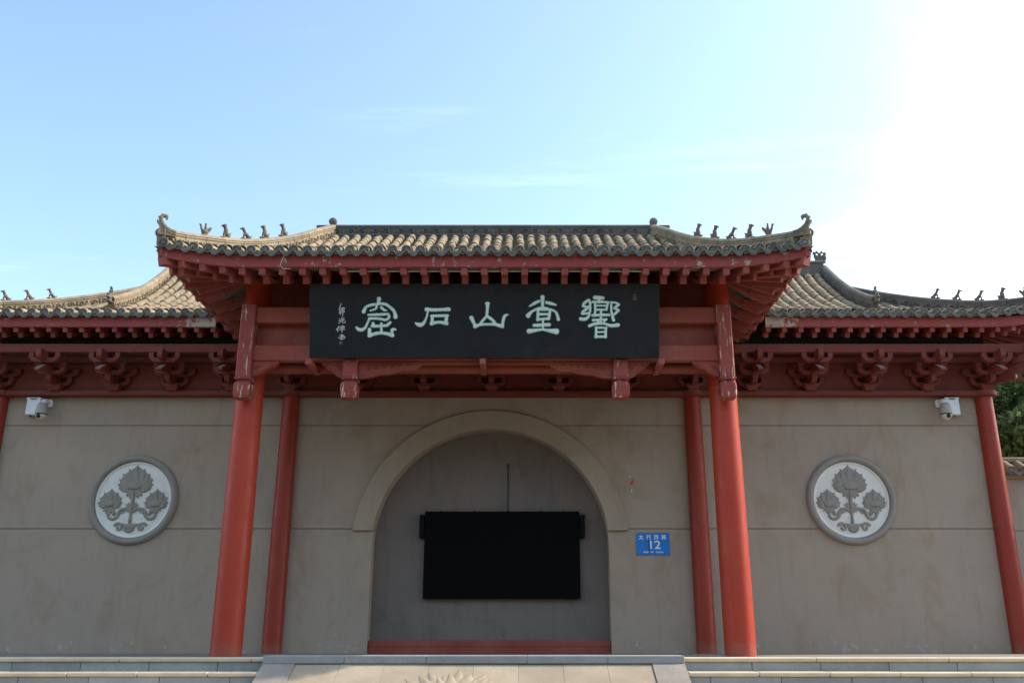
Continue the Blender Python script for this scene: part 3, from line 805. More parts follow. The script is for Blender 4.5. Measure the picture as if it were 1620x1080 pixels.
# bracket sets
def u_arm(wd, h, th=0.10):
    w2 = wd / 2; c = 0.055
    half = [(0, 0), (w2 * 0.58, 0), (w2 * 0.80, h * 0.16), (w2 * 0.97, h * 0.46), (w2, h * 0.60), (w2, h), (w2 * 0.68, h), (w2 * 0.66, h * 0.55), (w2 * 0.56, h * 0.42), (c + 0.015, h * 0.42), (c, h * 0.46), (c, h)]
    poly = half + [(-x, z) for x, z in half[::-1]]
    out = []
    for p in poly:
        if not out or (abs(out[-1][0] - p[0]) + abs(out[-1][1] - p[1])) > 1e-6: out.append(p)
    if abs(out[0][0] - out[-1][0]) + abs(out[0][1] - out[-1][1]) < 1e-6: out.pop()
    return MB().prism(out, -th / 2, th / 2, ch=0.006).mesh("bracket_arm", "red_frieze")
def base_block():
    mb = MB()
    prof = [(0.085, 0.0), (0.088, 0.02), (0.118, 0.055), (0.125, 0.062), (0.125, 0.105)]
    vs = [(sx * r, sy * r, z) for r, z in prof for sx, sy in ((-1, -1), (1, -1), (1, 1), (-1, 1))]
    fs = [(j * 4 + q, j * 4 + (q + 1) % 4, j * 4 + 4 + (q + 1) % 4, j * 4 + 4 + q) for j in range(4) for q in range(4)] + [(3, 2, 1, 0), (16, 17, 18, 19)]
    return mb.add(vs, fs).mesh("bracket", "red_frieze")
def beak():
    # drooping beak seen from the side: (y forward negative, z)
    poly = [(0.35, 0.0), (0.35, 0.15), (0.0, 0.15), (-0.16, 0.12), (-0.30, 0.045), (-0.42, -0.028), (-0.425, -0.062), (-0.28, -0.045), (-0.16, -0.02), (0.0, 0.0)]
    return MB().prism(poly, -0.048, 0.048, lambda a, y, z: (y, a, z)).mesh("bracket_beak", "red_frieze")
def tongue(L, h):
    poly = [(0.2, 0.0), (0.2, h), (-L, h), (-L, h * 0.25), (-L + 0.04, 0.0)]
    return MB().prism(poly, -0.045, 0.045, lambda a, y, z: (y, a, z)).mesh("bracket_tongue", "red_frieze")
def small_block():
    mb = MB(); prof = [(0.045, 0.0), (0.062, 0.03), (0.062, 0.062)]
    vs = [(sx * r, sy * r, z) for r, z in prof for sx, sy in ((-1, -1), (1, -1), (1, 1), (-1, 1))]
    fs = [(j * 4 + q, j * 4 + (q + 1) % 4, j * 4 + 4 + (q + 1) % 4, j * 4 + 4 + q) for j in range(2) for q in range(4)] + [(3, 2, 1, 0), (8, 9, 10, 11)]
    return mb.add(vs, fs).mesh("bracket_block", "red_frieze")
ARM1, ARM2, ARM3 = u_arm(0.54, 0.165), u_arm(0.76, 0.16), u_arm(0.56, 0.19)
BASE, BEAK, TON1, TON3, SBLK = base_block(), beak(), tongue(0.34, 0.15), tongue(0.24, 0.175), small_block()
def fixn(me):
    bm = bmesh.new(); bm.from_mesh(me); bmesh.ops.recalc_face_normals(bm, faces=bm.faces); bm.to_mesh(me); bm.free()
for me in (ARM1, ARM2, ARM3, BASE, BEAK, TON1, TON3, SBLK): fixn(me)
def bracket(x, corner=0):
    T = Matrix.Translation
    br = put("bracket", BASE, gh, T((x, 16.36, 4.552)))
    def sub(n, me, y, z, dx=0, rz=0): put(n, me, br, T((x + dx, y, z)) @ Matrix.Rotation(rz, 4, 'Z'))
    sub("bracket_arm", ARM1, 16.385, 4.640)
    sub("bracket_tongue", TON1, 16.36, 4.655)
    sub("bracket_arm", ARM2, 16.387, 4.806)
    sub("bracket_arm", ARM1, 16.085, 4.786)
    sub("bracket_beak", BEAK, 16.02, 4.802)
    sub("bracket_arm", ARM3, 15.82, 4.930)
    sub("bracket_tongue", TON3, 15.80, 4.952)
    for dx in (-0.22, 0.22): sub("bracket_block", SBLK, 16.085, 4.945, dx)
    if corner:
        rz = corner * pi / 4
        sub("bracket_beak", BEAK, 16.06, 4.80, corner * 0.30, rz)
        sub("bracket_beak", BEAK, 15.95, 4.86, corner * 0.44, rz)
        sub("bracket_tongue", TON1, 16.20, 4.66, corner * 0.14, rz)
        sub("bracket_tongue", TON3, 15.84, 4.955, corner * 0.50, rz)
        # the arms that wrap onto the side wall
        sub("bracket_beak", BEAK, 16.40, 4.803, corner * 0.36, corner * pi / 2)
        sub("bracket_arm", ARM3, 16.40, 4.932, corner * 0.58, pi / 2)
    return br
for i in range(7): bracket(-3.69 + i * 1.23)
for sg in (-1, 1):
    for i in range(1, 6): bracket(sg * (3.69 + i * 1.072), sg if i == 5 else 0)
# end faces of frieze and purlin that wrap round the corner
for sg in (-1, 1):
    x0, x1 = sorted((sg * 9.125, sg * 9.195))
    MB().lim((x0, 16.56, 4.552), (x1, 22.6, 5.96)).build("frieze_board", "red_frieze", gh)
    x0, x1 = sorted((sg * 9.58, sg * 9.70))
    MB().lim((x0, 15.60, 5.112), (x1, 22.6, 5.262), 0.01).build("eave_purlin", "red_frieze", gh)
    x0, x1 = sorted((sg * 9.125, sg * 9.30))
    MB().lim((x0, 16.40, 4.474), (x1, 22.6, 4.552), 0.01).build("lintel", "red_frieze", gh)

# ---- gatehouse roof (hip-and-gable)
GYE, GYR, GZE, GZR = 15.45, 19.5, 5.73, 8.05
CORN = (10.25, 15.38)
GE = Eave(yf=15.5, yc=15.38, xc=10.25, L=1.35, zf=5.50, lift=0.16, colx=9.05, coly=16.45, zin=5.92, rw=0.085, rh=0.09)
def prof_g(s): s = max(0.0, s); return GZE + (GZR - GZE) * (0.40 * s + 0.60 * s * s)
def zg(x, y):
    k2 = max(0.0, 1 - (10.25 - abs(x)) / 1.6); s = (y - GYE) / (GYR - GYE)
    return prof_g(s) + 0.17 * k2 ** 1.6 * max(0.0, 1 - s * 2.2) ** 1.5
HIPX = 7.42; HIPY = CORN[1] + (CORN[0] - HIPX)
def yend_g(x): return GYR - 0.12 if abs(x) < HIPX else CORN[1] + (CORN[0] - abs(x)) + 0.05
# deck under the tiles (one closed sheet per slope)
dk = MB()
ys = frange(GYE, GYR, 14)
for sg in (-1, 1):
    cols = frange(0, HIPX, 4); vs = []; fs = []
    for y in ys:
        for x in cols: vs.append((sg * x, y, zg(sg * x, y) - 0.03))
    for j in range(len(ys) - 1):
        for i in range(len(cols) - 1):
            if cols[i + 1] < 4.9 and ys[j] < 16.5: continue
            q = j * 4; fs.append((q + i, q + i + 1, q + 5 + i, q + 4 + i))
    dk.add(vs, fs)
    vs = []; fs = []
    n = 14
    for i in range(n + 1):
        t = i / n; x = HIPX + (CORN[0] - HIPX) * t; ye = CORN[1] + (CORN[0] - x)
        for j in range(8):
            y = GYE - 0.02 + (ye - GYE + 0.02) * j / 7; vs.append((sg * x, y, zg(x, y) - 0.03))
    for i in range(n):
        for j in range(7): q = i * 8; fs.append((q + j, q + 8 + j, q + 9 + j, q + 1 + j))
    dk.add(vs, fs)
    # side slope
    vs = []; fs = []
    for i in range(n + 1):
        t = i / n; x = HIPX + (CORN[0] - HIPX) * t; ye = CORN[1] + (CORN[0] - x)
        for y in (ye, 24.0 - (CORN[0] - x)): vs.append((sg * x, y, prof_g((ye - GYE) / (GYR - GYE)) - 0.03 + 0.16 * max(0.0, t - 0.6) * (1 if y == ye else 0)))
    for i in range(n): fs.append((2 * i, 2 * i + 1, 2 * i + 3, 2 * i + 2))
    dk.add(vs, fs)
# gable ends and rear slope
for sg in (-1, 1):
    zb = prof_g((HIPY - GYE) / (GYR - GYE))
    ysg = frange(HIPY, GYR, 6); vs = [(sg * HIPX, y, zg(0, y) - 0.02) for y in ysg] + [(sg * HIPX, 2 * GYR - y, zg(0, y) - 0.02) for y in ysg[::-1][1:]]
    dk.add(vs, [tuple(range(len(vs)))])
vs = []; fs = []
for j, y in enumerate(ys):
    for x in (-9.8 + j * 0.0, 9.8): vs.append((x if j < 5 else (HIPX if x > 0 else -HIPX), 2 * GYR - y, zg(0, y) - 0.03))
for j in range(len(ys) - 1): fs.append((2 * j, 2 * j + 1, 2 * j + 3, 2 * j + 2))
dk.add(vs, fs)
groof = dk.build("roof", "tile", gh, fix=False)
GP = 0.227
TVG = cover_tile_mesh(0.080, 0.070, 0.33); TMG = MB().add(*TVG).mesh("cover_tile", "tile", 50)
CAPG, DRIPG = eave_cap_mesh(0.080), drip_mesh(0.108, 0.055)
for sg in (-1, 1):
    xs = [sg * (4.97 + GP * i) for i in range(23)]
    if sg < 0: xs = xs[::-1]
    tile_rows(groof, xs, yend_g, lambda x: GE.front(x)[0].y - 0.06, zg, GP, 0.08, 0.28, 6, CAPG, DRIPG, TMG, TVG)
# eaves of the two wings
for sg in (-1, 1):
    fr_ = [GE.front(sg * x) for x in frange(4.88, 8.9, 6) + frange(8.9, 10.25, 11)[1:]]
    sd_ = [GE.side(y, sg) for y in frange(15.38, 16.73, 10) + [19.0, 23.0]]
    GE.fascia(groof, fr_, "fascia", "red_fascia_worn", 0.185, 0.15)
    GE.fascia(groof, sd_, "fascia", "red_fascia", 0.185, 0.15)
    GE.soffit(groof, fr_); GE.soffit(groof, sd_)
    x = 4.93
    while x < 10.12:
        o, i, kk = GE.front(sg * x); GE.rafters(groof, o, i); x += 0.292
    y = 15.60
    while y < 19.0:
        o, i, kk = GE.side(y, sg); GE.rafters(groof, o, i); y += 0.292
    GE.rafters(groof, Vector((sg * 10.25, 15.38, GE.zf + GE.lift)), Vector((sg * 9.05, 16.45, 5.92)), True)
    # ridges
    cx0 = sg * HIPX
    def chui(t, cx0=cx0):
        y = 16.78 + (19.42 - 16.78) * t; return Vector((cx0, y, zg(0, y) + 0.37 - 0.05 * t))
    ridge_blocks(groof, chui, lambda t: 0.30, 0.12, "ridge_grey" if sg > 0 else "ridge_stone", 7, 0.12)  # right ridge painted darker than the left: its shade is in the colour
    p = chui(0.0); d = Vector((0, -1, 0))
    put("ridge_dragon", DRAGON_END, groof, frame_m((p.x, p.y - 0.02, p.z - 0.14), (0, 1, 0), (-1, 0, 0), (0, 0, 1)))
    def hipg(t, sg=sg):
        x = 10.16 - (10.16 - 7.5) * t; y = 15.47 + (10.16 - x)
        s = (y - GYE) / (GYR - GYE)
        return Vector((sg * x, y, prof_g(s) + 0.27 + 0.14 * max(0.0, 1 - t * 2.6) ** 1.5 + 0.05 * t))
    ridge_blocks(groof, hipg, lambda t: 0.22, 0.12, "ridge_grey" if sg > 0 else "ridge_stone", 9, 0.12)  # same left and right tones: sunlit and shaded sides put into the colour
    upturned_tail(groof, hipg(0.0) - Vector((0, 0, 0.05)), (sg, -1, 0), 0.58)
    kinds = [BEAST_RIDER, BEAST_SIT, BEAST_LEAN, BEAST_LEAN, BEAST_LEAN]; BS = 1.12
    for t, me in zip((0.14, 0.245, 0.35, 0.455, 0.56), kinds):
        p = hipg(t); q = hipg(t - 0.02); dd = (p - q).normalized(); hx = Vector((dd.x, dd.y, 0)).normalized()
        put("roof_rider" if me is BEAST_RIDER else "roof_beast", me, groof, frame_m(p + Vector((0, 0, -0.005)), hx * BS, Vector((-hx.y, hx.x, 0)) * BS, (0, 0, BS)))
    e = Vector((sg * 7.36, GYR, 8.36))
    put("ridge_finial", RIDGE_FINIAL, groof, frame_m(e, (sg, 0, 0), (0, sg, 0), (0, 0, 1)))
ridge_blocks(groof, lambda t: Vector((-7.4 + 14.8 * t, GYR, 8.42)), lambda t: 0.34, 0.18, "ridge_grey", 24, 0.1, relief=False)

# ================================================================== porch (front gate roof on two columns)
po = thing("entrance_porch", (0, 14.0, 0), "red timber entrance porch with upswept tiled roof on two tall columns", "porch")
PX = 3.70; PYC = 14.0
for sg in (-1, 1): column(sg * PX, PYC, 0.225, 0.198, 5.80, "red_column", po, 56)
# cross beams, panels and tie beams
MB().lim((-3.58, 13.54, 4.905), (3.58, 13.68, 5.165), 0.014).build("upper_beam", "red_beam", po)
MB().lim((-3.58, 13.54, 4.29), (3.58, 13.68, 4.545), 0.014).build("lower_beam", "red_beam", po)
MB().lim((-3.58, 13.72, 4.50), (3.58, 13.76, 4.95)).build("infill_panel", "red_beam", po)
MB().lim((-3.62, 13.98, 5.12), (3.62, 14.03, 5.80)).build("infill_panel", "red_frieze", po)
MB().lim((-4.1, 13.90, 5.79), (4.1, 14.10, 5.95), 0.012).build("eave_purlin", "red_frieze", po)
MB().tube([(-3.55, 13.97, 4.285), (3.55, 13.97, 4.285)], 0.085, 20).build("tie_beam", "red_beam", po, smooth=40)
MB().lim((-1.06, 13.555, 4.245), (1.06, 13.665, 4.286), 0.006).build("moulding", "red_beam", po)
for sg in (-1, 1):
    MB().lim(*[(sg * 3.70 - 0.07, 14.1, 4.95), (sg * 3.70 + 0.07, 16.4, 5.15)], 0.01).build("side_beam", "red_frieze", po)
    x0, x1 = sorted((sg * 3.60, sg * 3.98)); 
    MB().lim((sg * 3.70 - 0.10, 13.70, 5.0), (sg * 3.70 + 0.10, 14.0, 5.12), 0.008).build("side_beam", "red_frieze", po)
    MB().lim((sg * 3.70 - 0.10, 14.02, 5.74), (sg * 3.70 + 0.10, 16.45, 5.90), 0.008).build("side_purlin", "red_frieze", po)
# hanging posts
def hanging_post(x, ztop):
    h = 0.112; yc = 13.61
    b = MB().lim((x - h, yc - h - 0.03, 4.005), (x + h, yc + h, ztop), 0.016)
    p = b.build("hanging_post", "red_post", po)
    MB().lim((x - h - 0.012, yc - h - 0.042, 3.985), (x + h + 0.012, yc + h + 0.012, 4.012), 0.008).build("post_collar", "red_post", p)
    vs = []; prof = [(0.086, 3.985), (0.086, 3.968), (0.120, 3.93), (0.126, 3.86), (0.122, 3.74), (0.108, 3.70)]
    for r, z in prof:
        c = 0.018
        for sx, sy in ((-1, -1), (1, -1), (1, 1), (-1, 1)):
            if sx * sy > 0: vs += [(x + sx * r, yc - 0.015 + sy * (r - c), z), (x + sx * (r - c), yc - 0.015 + sy * r, z)]
            else: vs += [(x + sx * (r - c), yc - 0.015 + sy * r, z), (x + sx * r, yc - 0.015 + sy * (r - c), z)]
    fs = [(j * 8 + q, j * 8 + (q + 1) % 8, j * 8 + 8 + (q + 1) % 8, j * 8 + 8 + q) for j in range(5) for q in range(8)] + [tuple(range(8)), tuple(range(47, 39, -1))]
    MB().add(vs, fs).build("post_tip", "red_post", p)
for x, zt_ in ((-3.68, 5.195), (-2.06, 4.30), (2.06, 4.30), (3.68, 5.195)): hanging_post(x, zt_)
# carved spandrel brackets under the lower beam
def spandrel(x, dirx, L, Hh):
    top = 4.286
    pts = [(0, 0), (L, 0)]
    n = 26
    for i in range(n + 1):
        t = 1 - i / n
        env = Hh * (1 - t) ** 0.75 if L < 0.6 else Hh * (0.42 + 0.58 * (1 - t) ** 1.2) * (1 if t < 0.9 else 1 - (t - 0.9) * 6)
        wob = 0.018 * abs(sin(t * (5.5 if L < 0.6 else 9.5)))
        pts.append((L * t * 0.995, -max(0.012, env + wob)))
    poly = [(x + dirx * a, top + z) for a, z in pts]
    o = MB().prism(poly, 13.56, 13.65, ch=0.007).build("carved_bracket", "red_beam", po)
    mb = MB(); F = lambda a, h, z: (x + dirx * a, 13.56 - h, top + z)
    m = 2 if L < 0.6 else 6
    for i in range(m):
        a = L * (0.16 + 0.62 * i / max(1, m - 1)); hh = Hh * (0.42 - 0.25 * i / m); r = hh * 0.36
        relief_scroll(mb, F, a, -hh, r, 1.3, r * 0.4, 0.013, 1.0 + i, 1 if i % 2 else -1, 14)
        relief_petal(mb, F, a + r, -hh * 0.8, -1.2, r * 1.7, r * 0.35, 0.012, 4)
    relief_stroke(mb, F, [(0.03, -0.02), (L * 0.9, -0.02)], [0.012, 0.012], 0.008)
    edge = [(a * 0.96, z * 0.86) for a, z in pts[3:-1:2]]
    relief_stroke(mb, F, edge, [0.012] * len(edge), 0.008)
    mb.build("carving", "red_beam", o, smooth=50)
for sg in (-1, 1):
    spandrel(sg * 3.567, -sg, 0.40, 0.24)
    spandrel(sg * 2.173, sg, 0.34, 0.27)
    spandrel(sg * 1.947, -sg, 0.98, 0.27)
# pegs that carry the signboard
for x in (-2.63, -0.03, 2.64): MB().beam((x, 13.86, 4.185), (x, 13.17, 4.172), 0.085, 0.088, 0.006).build("board_peg", "red_rafter", po)

# ---- porch roof
PE = Eave(yf=12.62, yc=12.47, xc=4.76, L=1.25, zf=5.455, lift=0.11, colx=3.70, coly=14.0, zin=5.93, rw=0.098, rh=0.11)
PZE, PZR, PYE, PYR = 5.675, 7.60, 12.55, 16.40
HX0, HY0, HX1 = 4.85, 12.48, 3.11
def prof_p(s): s = max(-0.05, s); return PZE + (PZR - PZE) * (0.60 * s + 0.40 * s * s)
def zp(x, y):
    s = (y - PYE) / (PYR - PYE); kk = max(0.0, 1 - (4.80 - abs(x)) / 1.3)
    return prof_p(s) + 0.10 * kk ** 1.6 * max(0.0, 1 - s * 2.5) ** 1.5
def yhip(x): return PYR if abs(x) < HX1 else HY0 + (HX0 - abs(x)) / (HX0 - HX1) * (PYR - HY0)
dk = MB(); ysp = frange(PYE - 0.02, PYR, 16)
vs = []; fs = []
for y in ysp:
    s = (y - HY0) / (PYR - HY0); xm = HX0 - (HX0 - HX1) * s - 0.02
    for u in (-1, -0.9, -0.75, -0.4, 0, 0.4, 0.75, 0.9, 1): vs.append((u * xm, y, zp(u * xm, y) - 0.03))
for j in range(len(ysp) - 1):
    for i in range(8): fs.append((j * 9 + i, j * 9 + i + 1, j * 9 + 10 + i, j * 9 + 9 + i))
dk.add(vs, fs)
for sg in (-1, 1):
    vs = []; fs = []
    for j in range(13):
        s = j / 12; x = HX0 - (HX0 - HX1) * s; y = HY0 + (PYR - HY0) * s; z = zp(x, y) - 0.03
        vs += [(sg * x, y, z), (sg * x, 2 * PYR - y, z)]
    for j in range(12): fs.append((2 * j, 2 * j + 1, 2 * j + 3, 2 * j + 2))
    dk.add(vs, fs)
vs = [(sx * (HX0 - (HX0 - HX1) * s), 2 * PYR - (HY0 + (PYR - HY0) * s), prof_p(s) - 0.03) for s in frange(0, 1, 8) for sx in (-1, 1)]
dk.add(vs, [(2 * j, 2 * j + 1, 2 * j + 3, 2 * j + 2) for j in range(7)])
proof = dk.build("roof", "tile", po, fix=False)
PP = 0.2085
TVP = cover_tile_mesh(0.076, 0.066, 0.30); TMP = MB().add(*TVP).mesh("cover_tile", "tile", 50)
CAPP, DRIPP = eave_cap_mesh(0.076), drip_mesh(0.100, 0.055)
xs = [(i - 22.5) * PP for i in range(46)]
tile_rows(proof, xs, lambda x: yhip(x) - 0.02, lambda x: PE.front(x)[0].y - 0.06, zp, PP, 0.076, 0.25, 6, CAPP, DRIPP, TMP, TVP)
# caps and drips along the two side eaves
for sg in (-1, 1):
    for i in range(13):
        y = 12.60 + i * PP; o = PE.side(y, sg)[0]
        put("eave_cap", CAPP, proof, frame_m((o.x + sg * 0.05, y, o.z + 0.245), (0, sg, 0), Vector((-sg, 0, 0.1)).normalized(), (0, 0, 1)))
        for k3 in range(2):
            if (y - HY0) / (PYR - HY0) * (HX0 - HX1) < 0.22 * k3 + 0.30: continue
            put("cover_tile", TMP, proof, frame_m((o.x + sg * 0.04 - sg * 0.22 * k3, y, o.z + 0.245 + 0.14 * k3), (0, sg, 0), Vector((-sg, 0, 0.66)).normalized(), Vector((sg * 0.66, 0, 1)).normalized()))
        put("drip_tile", DRIPP, proof, frame_m((o.x + sg * 0.05, y + PP / 2, o.z + 0.235), (0, sg, 0), (-sg, 0, 0), (0, 0, 1)))
fr_ = [PE.front(x) for x in frange(-4.76, -3.5, 11) + frange(-3.5, 3.5, 8)[1:-1] + frange(3.5, 4.76, 11)]
PE.fascia(proof, fr_, "fascia", "red_fascia", 0.185, 0.145); PE.soffit(proof, fr_)
for sg in (-1, 1):
    sd_ = [PE.side(y, sg) for y in frange(12.47, 13.72, 9) + [14.6, 15.5, 16.3]]
    PE.fascia(proof, sd_, "fascia", "red_fascia", 0.185, 0.145); PE.soffit(proof, sd_)
    y = 12.80
    while y < 16.2:
        o, i, kk = PE.side(y, sg); PE.rafters(proof, o, i, thin=True); y += 0.50
    PE.rafters(proof, Vector((sg * 4.76, 12.47, PE.zf + PE.lift)), Vector((sg * 3.70, 14.0, 5.93)), True)
x = -15 * 0.2985
for q in range(31):
    xx = x + q * 0.2985; o, i, kk = PE.front(xx); PE.rafters(proof, o, i, thin=kk > 0.25)
CREST = [(0.0, 6.03), (0.10, 6.14), (0.21, 6.28), (0.34, 6.45), (0.45, 6.62), (0.56, 6.83), (0.66, 7.04), (0.75, 7.24), (0.88, 7.59), (1.0, 7.88)]
def crest(t):
    t = min(max(t, 0), 1)
    for (a, za), (c, zc) in zip(CREST, CREST[1:]):
        if t <= c: return za + (zc - za) * (t - a) / (c - a)
for sg in (-1, 1):
    def hipp(t, sg=sg): return Vector((sg * (HX0 - 0.03 - (HX0 - 0.03 - HX1) * t), HY0 + 0.05 + (PYR - HY0 - 0.08) * t, crest(t)))
    ridge_blocks(proof, hipp, lambda t: 0.30, 0.16, "ridge_stone", 10, 0.16)
    dh = Vector((sg * (HX0 - HX1), -(PYR - HY0), 0)).normalized()
    fd = Vector((sg * 0.8, -0.6, 0)).normalized(); BS = random.uniform(1.12, 1.18)
    upturned_tail(proof, hipp(0.0) + Vector((-sg * 0.02, 0.0, -0.045)), Vector((sg * 0.90, -0.43, 0)), 0.72)
    for t, me in zip((0.215, 0.325, 0.435, 0.545, 0.66), (BEAST_RIDER, BEAST_SIT, BEAST_LEAN, BEAST_SIT, BEAST_SIT)):
        p = hipp(t)
        put("roof_rider" if me is BEAST_RIDER else "roof_beast", me, proof, frame_m(p + Vector((0, 0, -0.004)), -fd * BS, Vector((fd.y, -fd.x, 0)) * BS, (0, 0, BS)))
    # corner end tile under the tail
    # round end tile at the head of the hip ridge, and the butt of the main ridge
    p = hipp(1.0)
    MB().lathe([(0.02, -0.045), (0.06, -0.045), (0.078, -0.03), (0.078, 0.03), (0.06, 0.045), (0.02, 0.05)], (p.x, p.y - 0.02, p.z + 0.055), 20, 'y').build("ridge_end_tile", "ridge_grey", proof, smooth=40)
    x0, x1 = sorted((sg * 3.09, sg * 3.42))
    MB().lim((x0, PYR - 0.08, 7.55), (x1, PYR + 0.08, 7.86), 0.01).build("ridge_butt", "ridge_grey", proof)
ridge_blocks(proof, lambda t: Vector((-3.12 + 6.24 * t, PYR, 7.872)), lambda t: 0.20, 0.16, "ridge_grey", 13, 0.12)
# thin lighting tubes between the rafters under the front eave, and a loose wire
for q in range(8, 23):
    xx = x + q * 0.2985
    if abs(xx) < 2.6: MB().tube([(xx + 0.055, 12.72, 5.425), (xx + 0.245, 12.72, 5.425)], 0.009, 8).build("light_tube", "gutter_tube", proof)
MB().tube([(-2.93, 12.55, 5.62), (-2.97, 12.555, 5.55), (-3.0, 12.585, 5.46), (-2.95, 12.60, 5.42), (-2.86, 12.64, 5.435)], 0.005, 6).build("loose_wire", "wire_pale", proof)

# ================================================================== signboard
CAMP = Vector((0.56, 0.0, 0.25)); TH = R(17.8)
sb = thing("signboard", (0, 13.36, 4.29), "black hanging signboard with five large pale green characters", "signboard")
BX = Vector((1, 0, 0)); BZ = Vector((0, -sin(TH), cos(TH))); BN = Vector((0, -cos(TH), -sin(TH)))   # across, up the board, out of its face
BO = Vector((-0.01, 13.36, 4.275)); BW, BH = 5.29, 1.13
rot = Matrix((BX, -BN, BZ)).transposed()
MB().box(BO + BZ * BH / 2 - BN * 0.03, (BW / 2, 0.03, BH / 2), rot, 0.006).build("board", "board_black", sb)
PS = BW / 553.0                                 # metres per photo pixel across the board
def FB(u, h, v): return tuple(BO + BX * ((u - 766.5) * PS) + BZ * ((567.0 - v) * PS) + BN * h)
def glyph(name, strokes, ox, oy, sc, mat="letter_green", grow=1.0, hh=0.020, under=True, parent=sb):
    top = MB(); low = MB()
    for q, (pts, ws) in enumerate(strokes):
        # resample for a soft brush edge
        P = [(ox + a / sc, oy + b / sc) for a, b in pts]; W = [ws] * len(P) if isinstance(ws, (int, float)) else list(ws)
        while len(W) < len(P): W.append(W[-1])
        S = []; SW = []
        for i in range(len(P) - 1):
            p0, p1, p2, p3 = P[max(i - 1, 0)], P[i], P[i + 1], P[min(i + 2, len(P) - 1)]
            for k2 in range(4):
                t = k2 / 4
                f = lambda a, b, c, d: 0.5 * (2 * b + (c - a) * t + (2 * a - 5 * b + 4 * c - d) * t * t + (3 * b - a - 3 * c + d) * t ** 3)
                S.append((f(p0[0], p1[0], p2[0], p3[0]), f(p0[1], p1[1], p2[1], p3[1]))); SW.append((W[i] + (W[i + 1] - W[i]) * t) / sc * grow)
        S.append(P[-1]); SW.append(W[-1] / sc * grow)
        SW = [x * random.uniform(0.93, 1.06) for x in SW]
        relief_stroke(top, FB, S, SW, hh + 0.0011 * (q % 7))
        if under: relief_stroke(low, FB, S, [x + 2.2 for x in SW], 0.004 + 0.0004 * (q % 7))
    o = top.build(name, mat, parent, smooth=60)
    if under: low.build("painted_edge", "letter_teal", o)
    return o
ku = [([(240, 140), (236, 165), (235, 190)], (42, 34, 25)), ([(235, 190), (170, 198), (118, 218), (95, 262)], (25, 26, 26, 38)), ([(235, 186), (300, 192), (350, 225), (385, 262), (396, 312)], (25, 28, 28, 30, 42)),
      ([(217, 205), (208, 235), (158, 252)], (22, 20, 13)), ([(262, 222), (288, 246), (312, 250)], (26, 26, 13)),
      ([(140, 293), (200, 291), (280, 288), (325, 285)], (20, 26, 26, 24)), ([(325, 285), (337, 312), (316, 336), (290, 341)], 25), ([(290, 338), (220, 327), (150, 327)], 25),
      ([(150, 327), (135, 362), (110, 412), (80, 434), (45, 430), (28, 412)], (22, 20, 24, 34, 34, 22)),
      ([(183, 372), (192, 402)], 28), ([(172, 398), (250, 400), (318, 392)], 27), ([(318, 392), (346, 364)], (30, 24)), ([(262, 375), (262, 462)], 23),
      ([(150, 430), (150, 492)], (36, 34)), ([(148, 490), (200, 472), (260, 464), (320, 472), (368, 488)], (36, 33, 30, 33, 38)), ([(362, 482), (366, 432), (396, 432)], (30, 28, 18))]
shi = [([(692, 242), (760, 246), (830, 243), (902, 240)], (42, 33, 31, 38)), ([(702, 258), (692, 310), (670, 360), (640, 388), (610, 384), (586, 370)], (19, 17, 26, 42, 36, 14)),
       ([(738, 303), (890, 300)], 27), ([(746, 305), (742, 378)], (30, 34)), ([(880, 303), (874, 374)], (31, 34)), ([(738, 376), (805, 362), (882, 374)], (36, 28, 36))]
shan = [([(1268, 190), (1268, 218), (1262, 298)], (46, 30, 24)), ([(1262, 305), (1228, 340), (1200, 378)], 25), ([(1262, 305), (1308, 335), (1340, 372)], 28),
        ([(1150, 402), (1200, 386), (1270, 382), (1340, 384), (1410, 402)], (38, 28, 24, 28, 38)), ([(1115, 320), (1135, 362), (1152, 402)], (42, 32, 30)), ([(1410, 396), (1418, 342), (1432, 302), (1460, 292)], (30, 26, 30, 16))]
tang = [([(340, 145), (340, 250)], (46, 34)), ([(195, 248), (250, 215), (302, 190)], (16, 36, 30)), ([(385, 205), (430, 216), (488, 232)], (34, 40, 20)),
        ([(340, 262), (270, 282), (215, 312), (180, 352)], (30, 28, 30, 56)), ([(340, 262), (410, 278), (480, 306), (505, 350), (516, 394)], (30, 25, 25, 30, 36)),
        ([(280, 286), (430, 286)], 25), ([(290, 288), (286, 402)], 30), ([(425, 288), (410, 388)], 30), ([(288, 336), (420, 336)], 29), ([(282, 396), (350, 390), (402, 386)], 30),
        ([(345, 390), (345, 505)], 23), ([(245, 460), (330, 457), (414, 452)], (34, 38, 40)), ([(190, 525), (260, 516), (340, 508), (420, 520), (492, 528)], (56, 38, 24, 42, 70))]
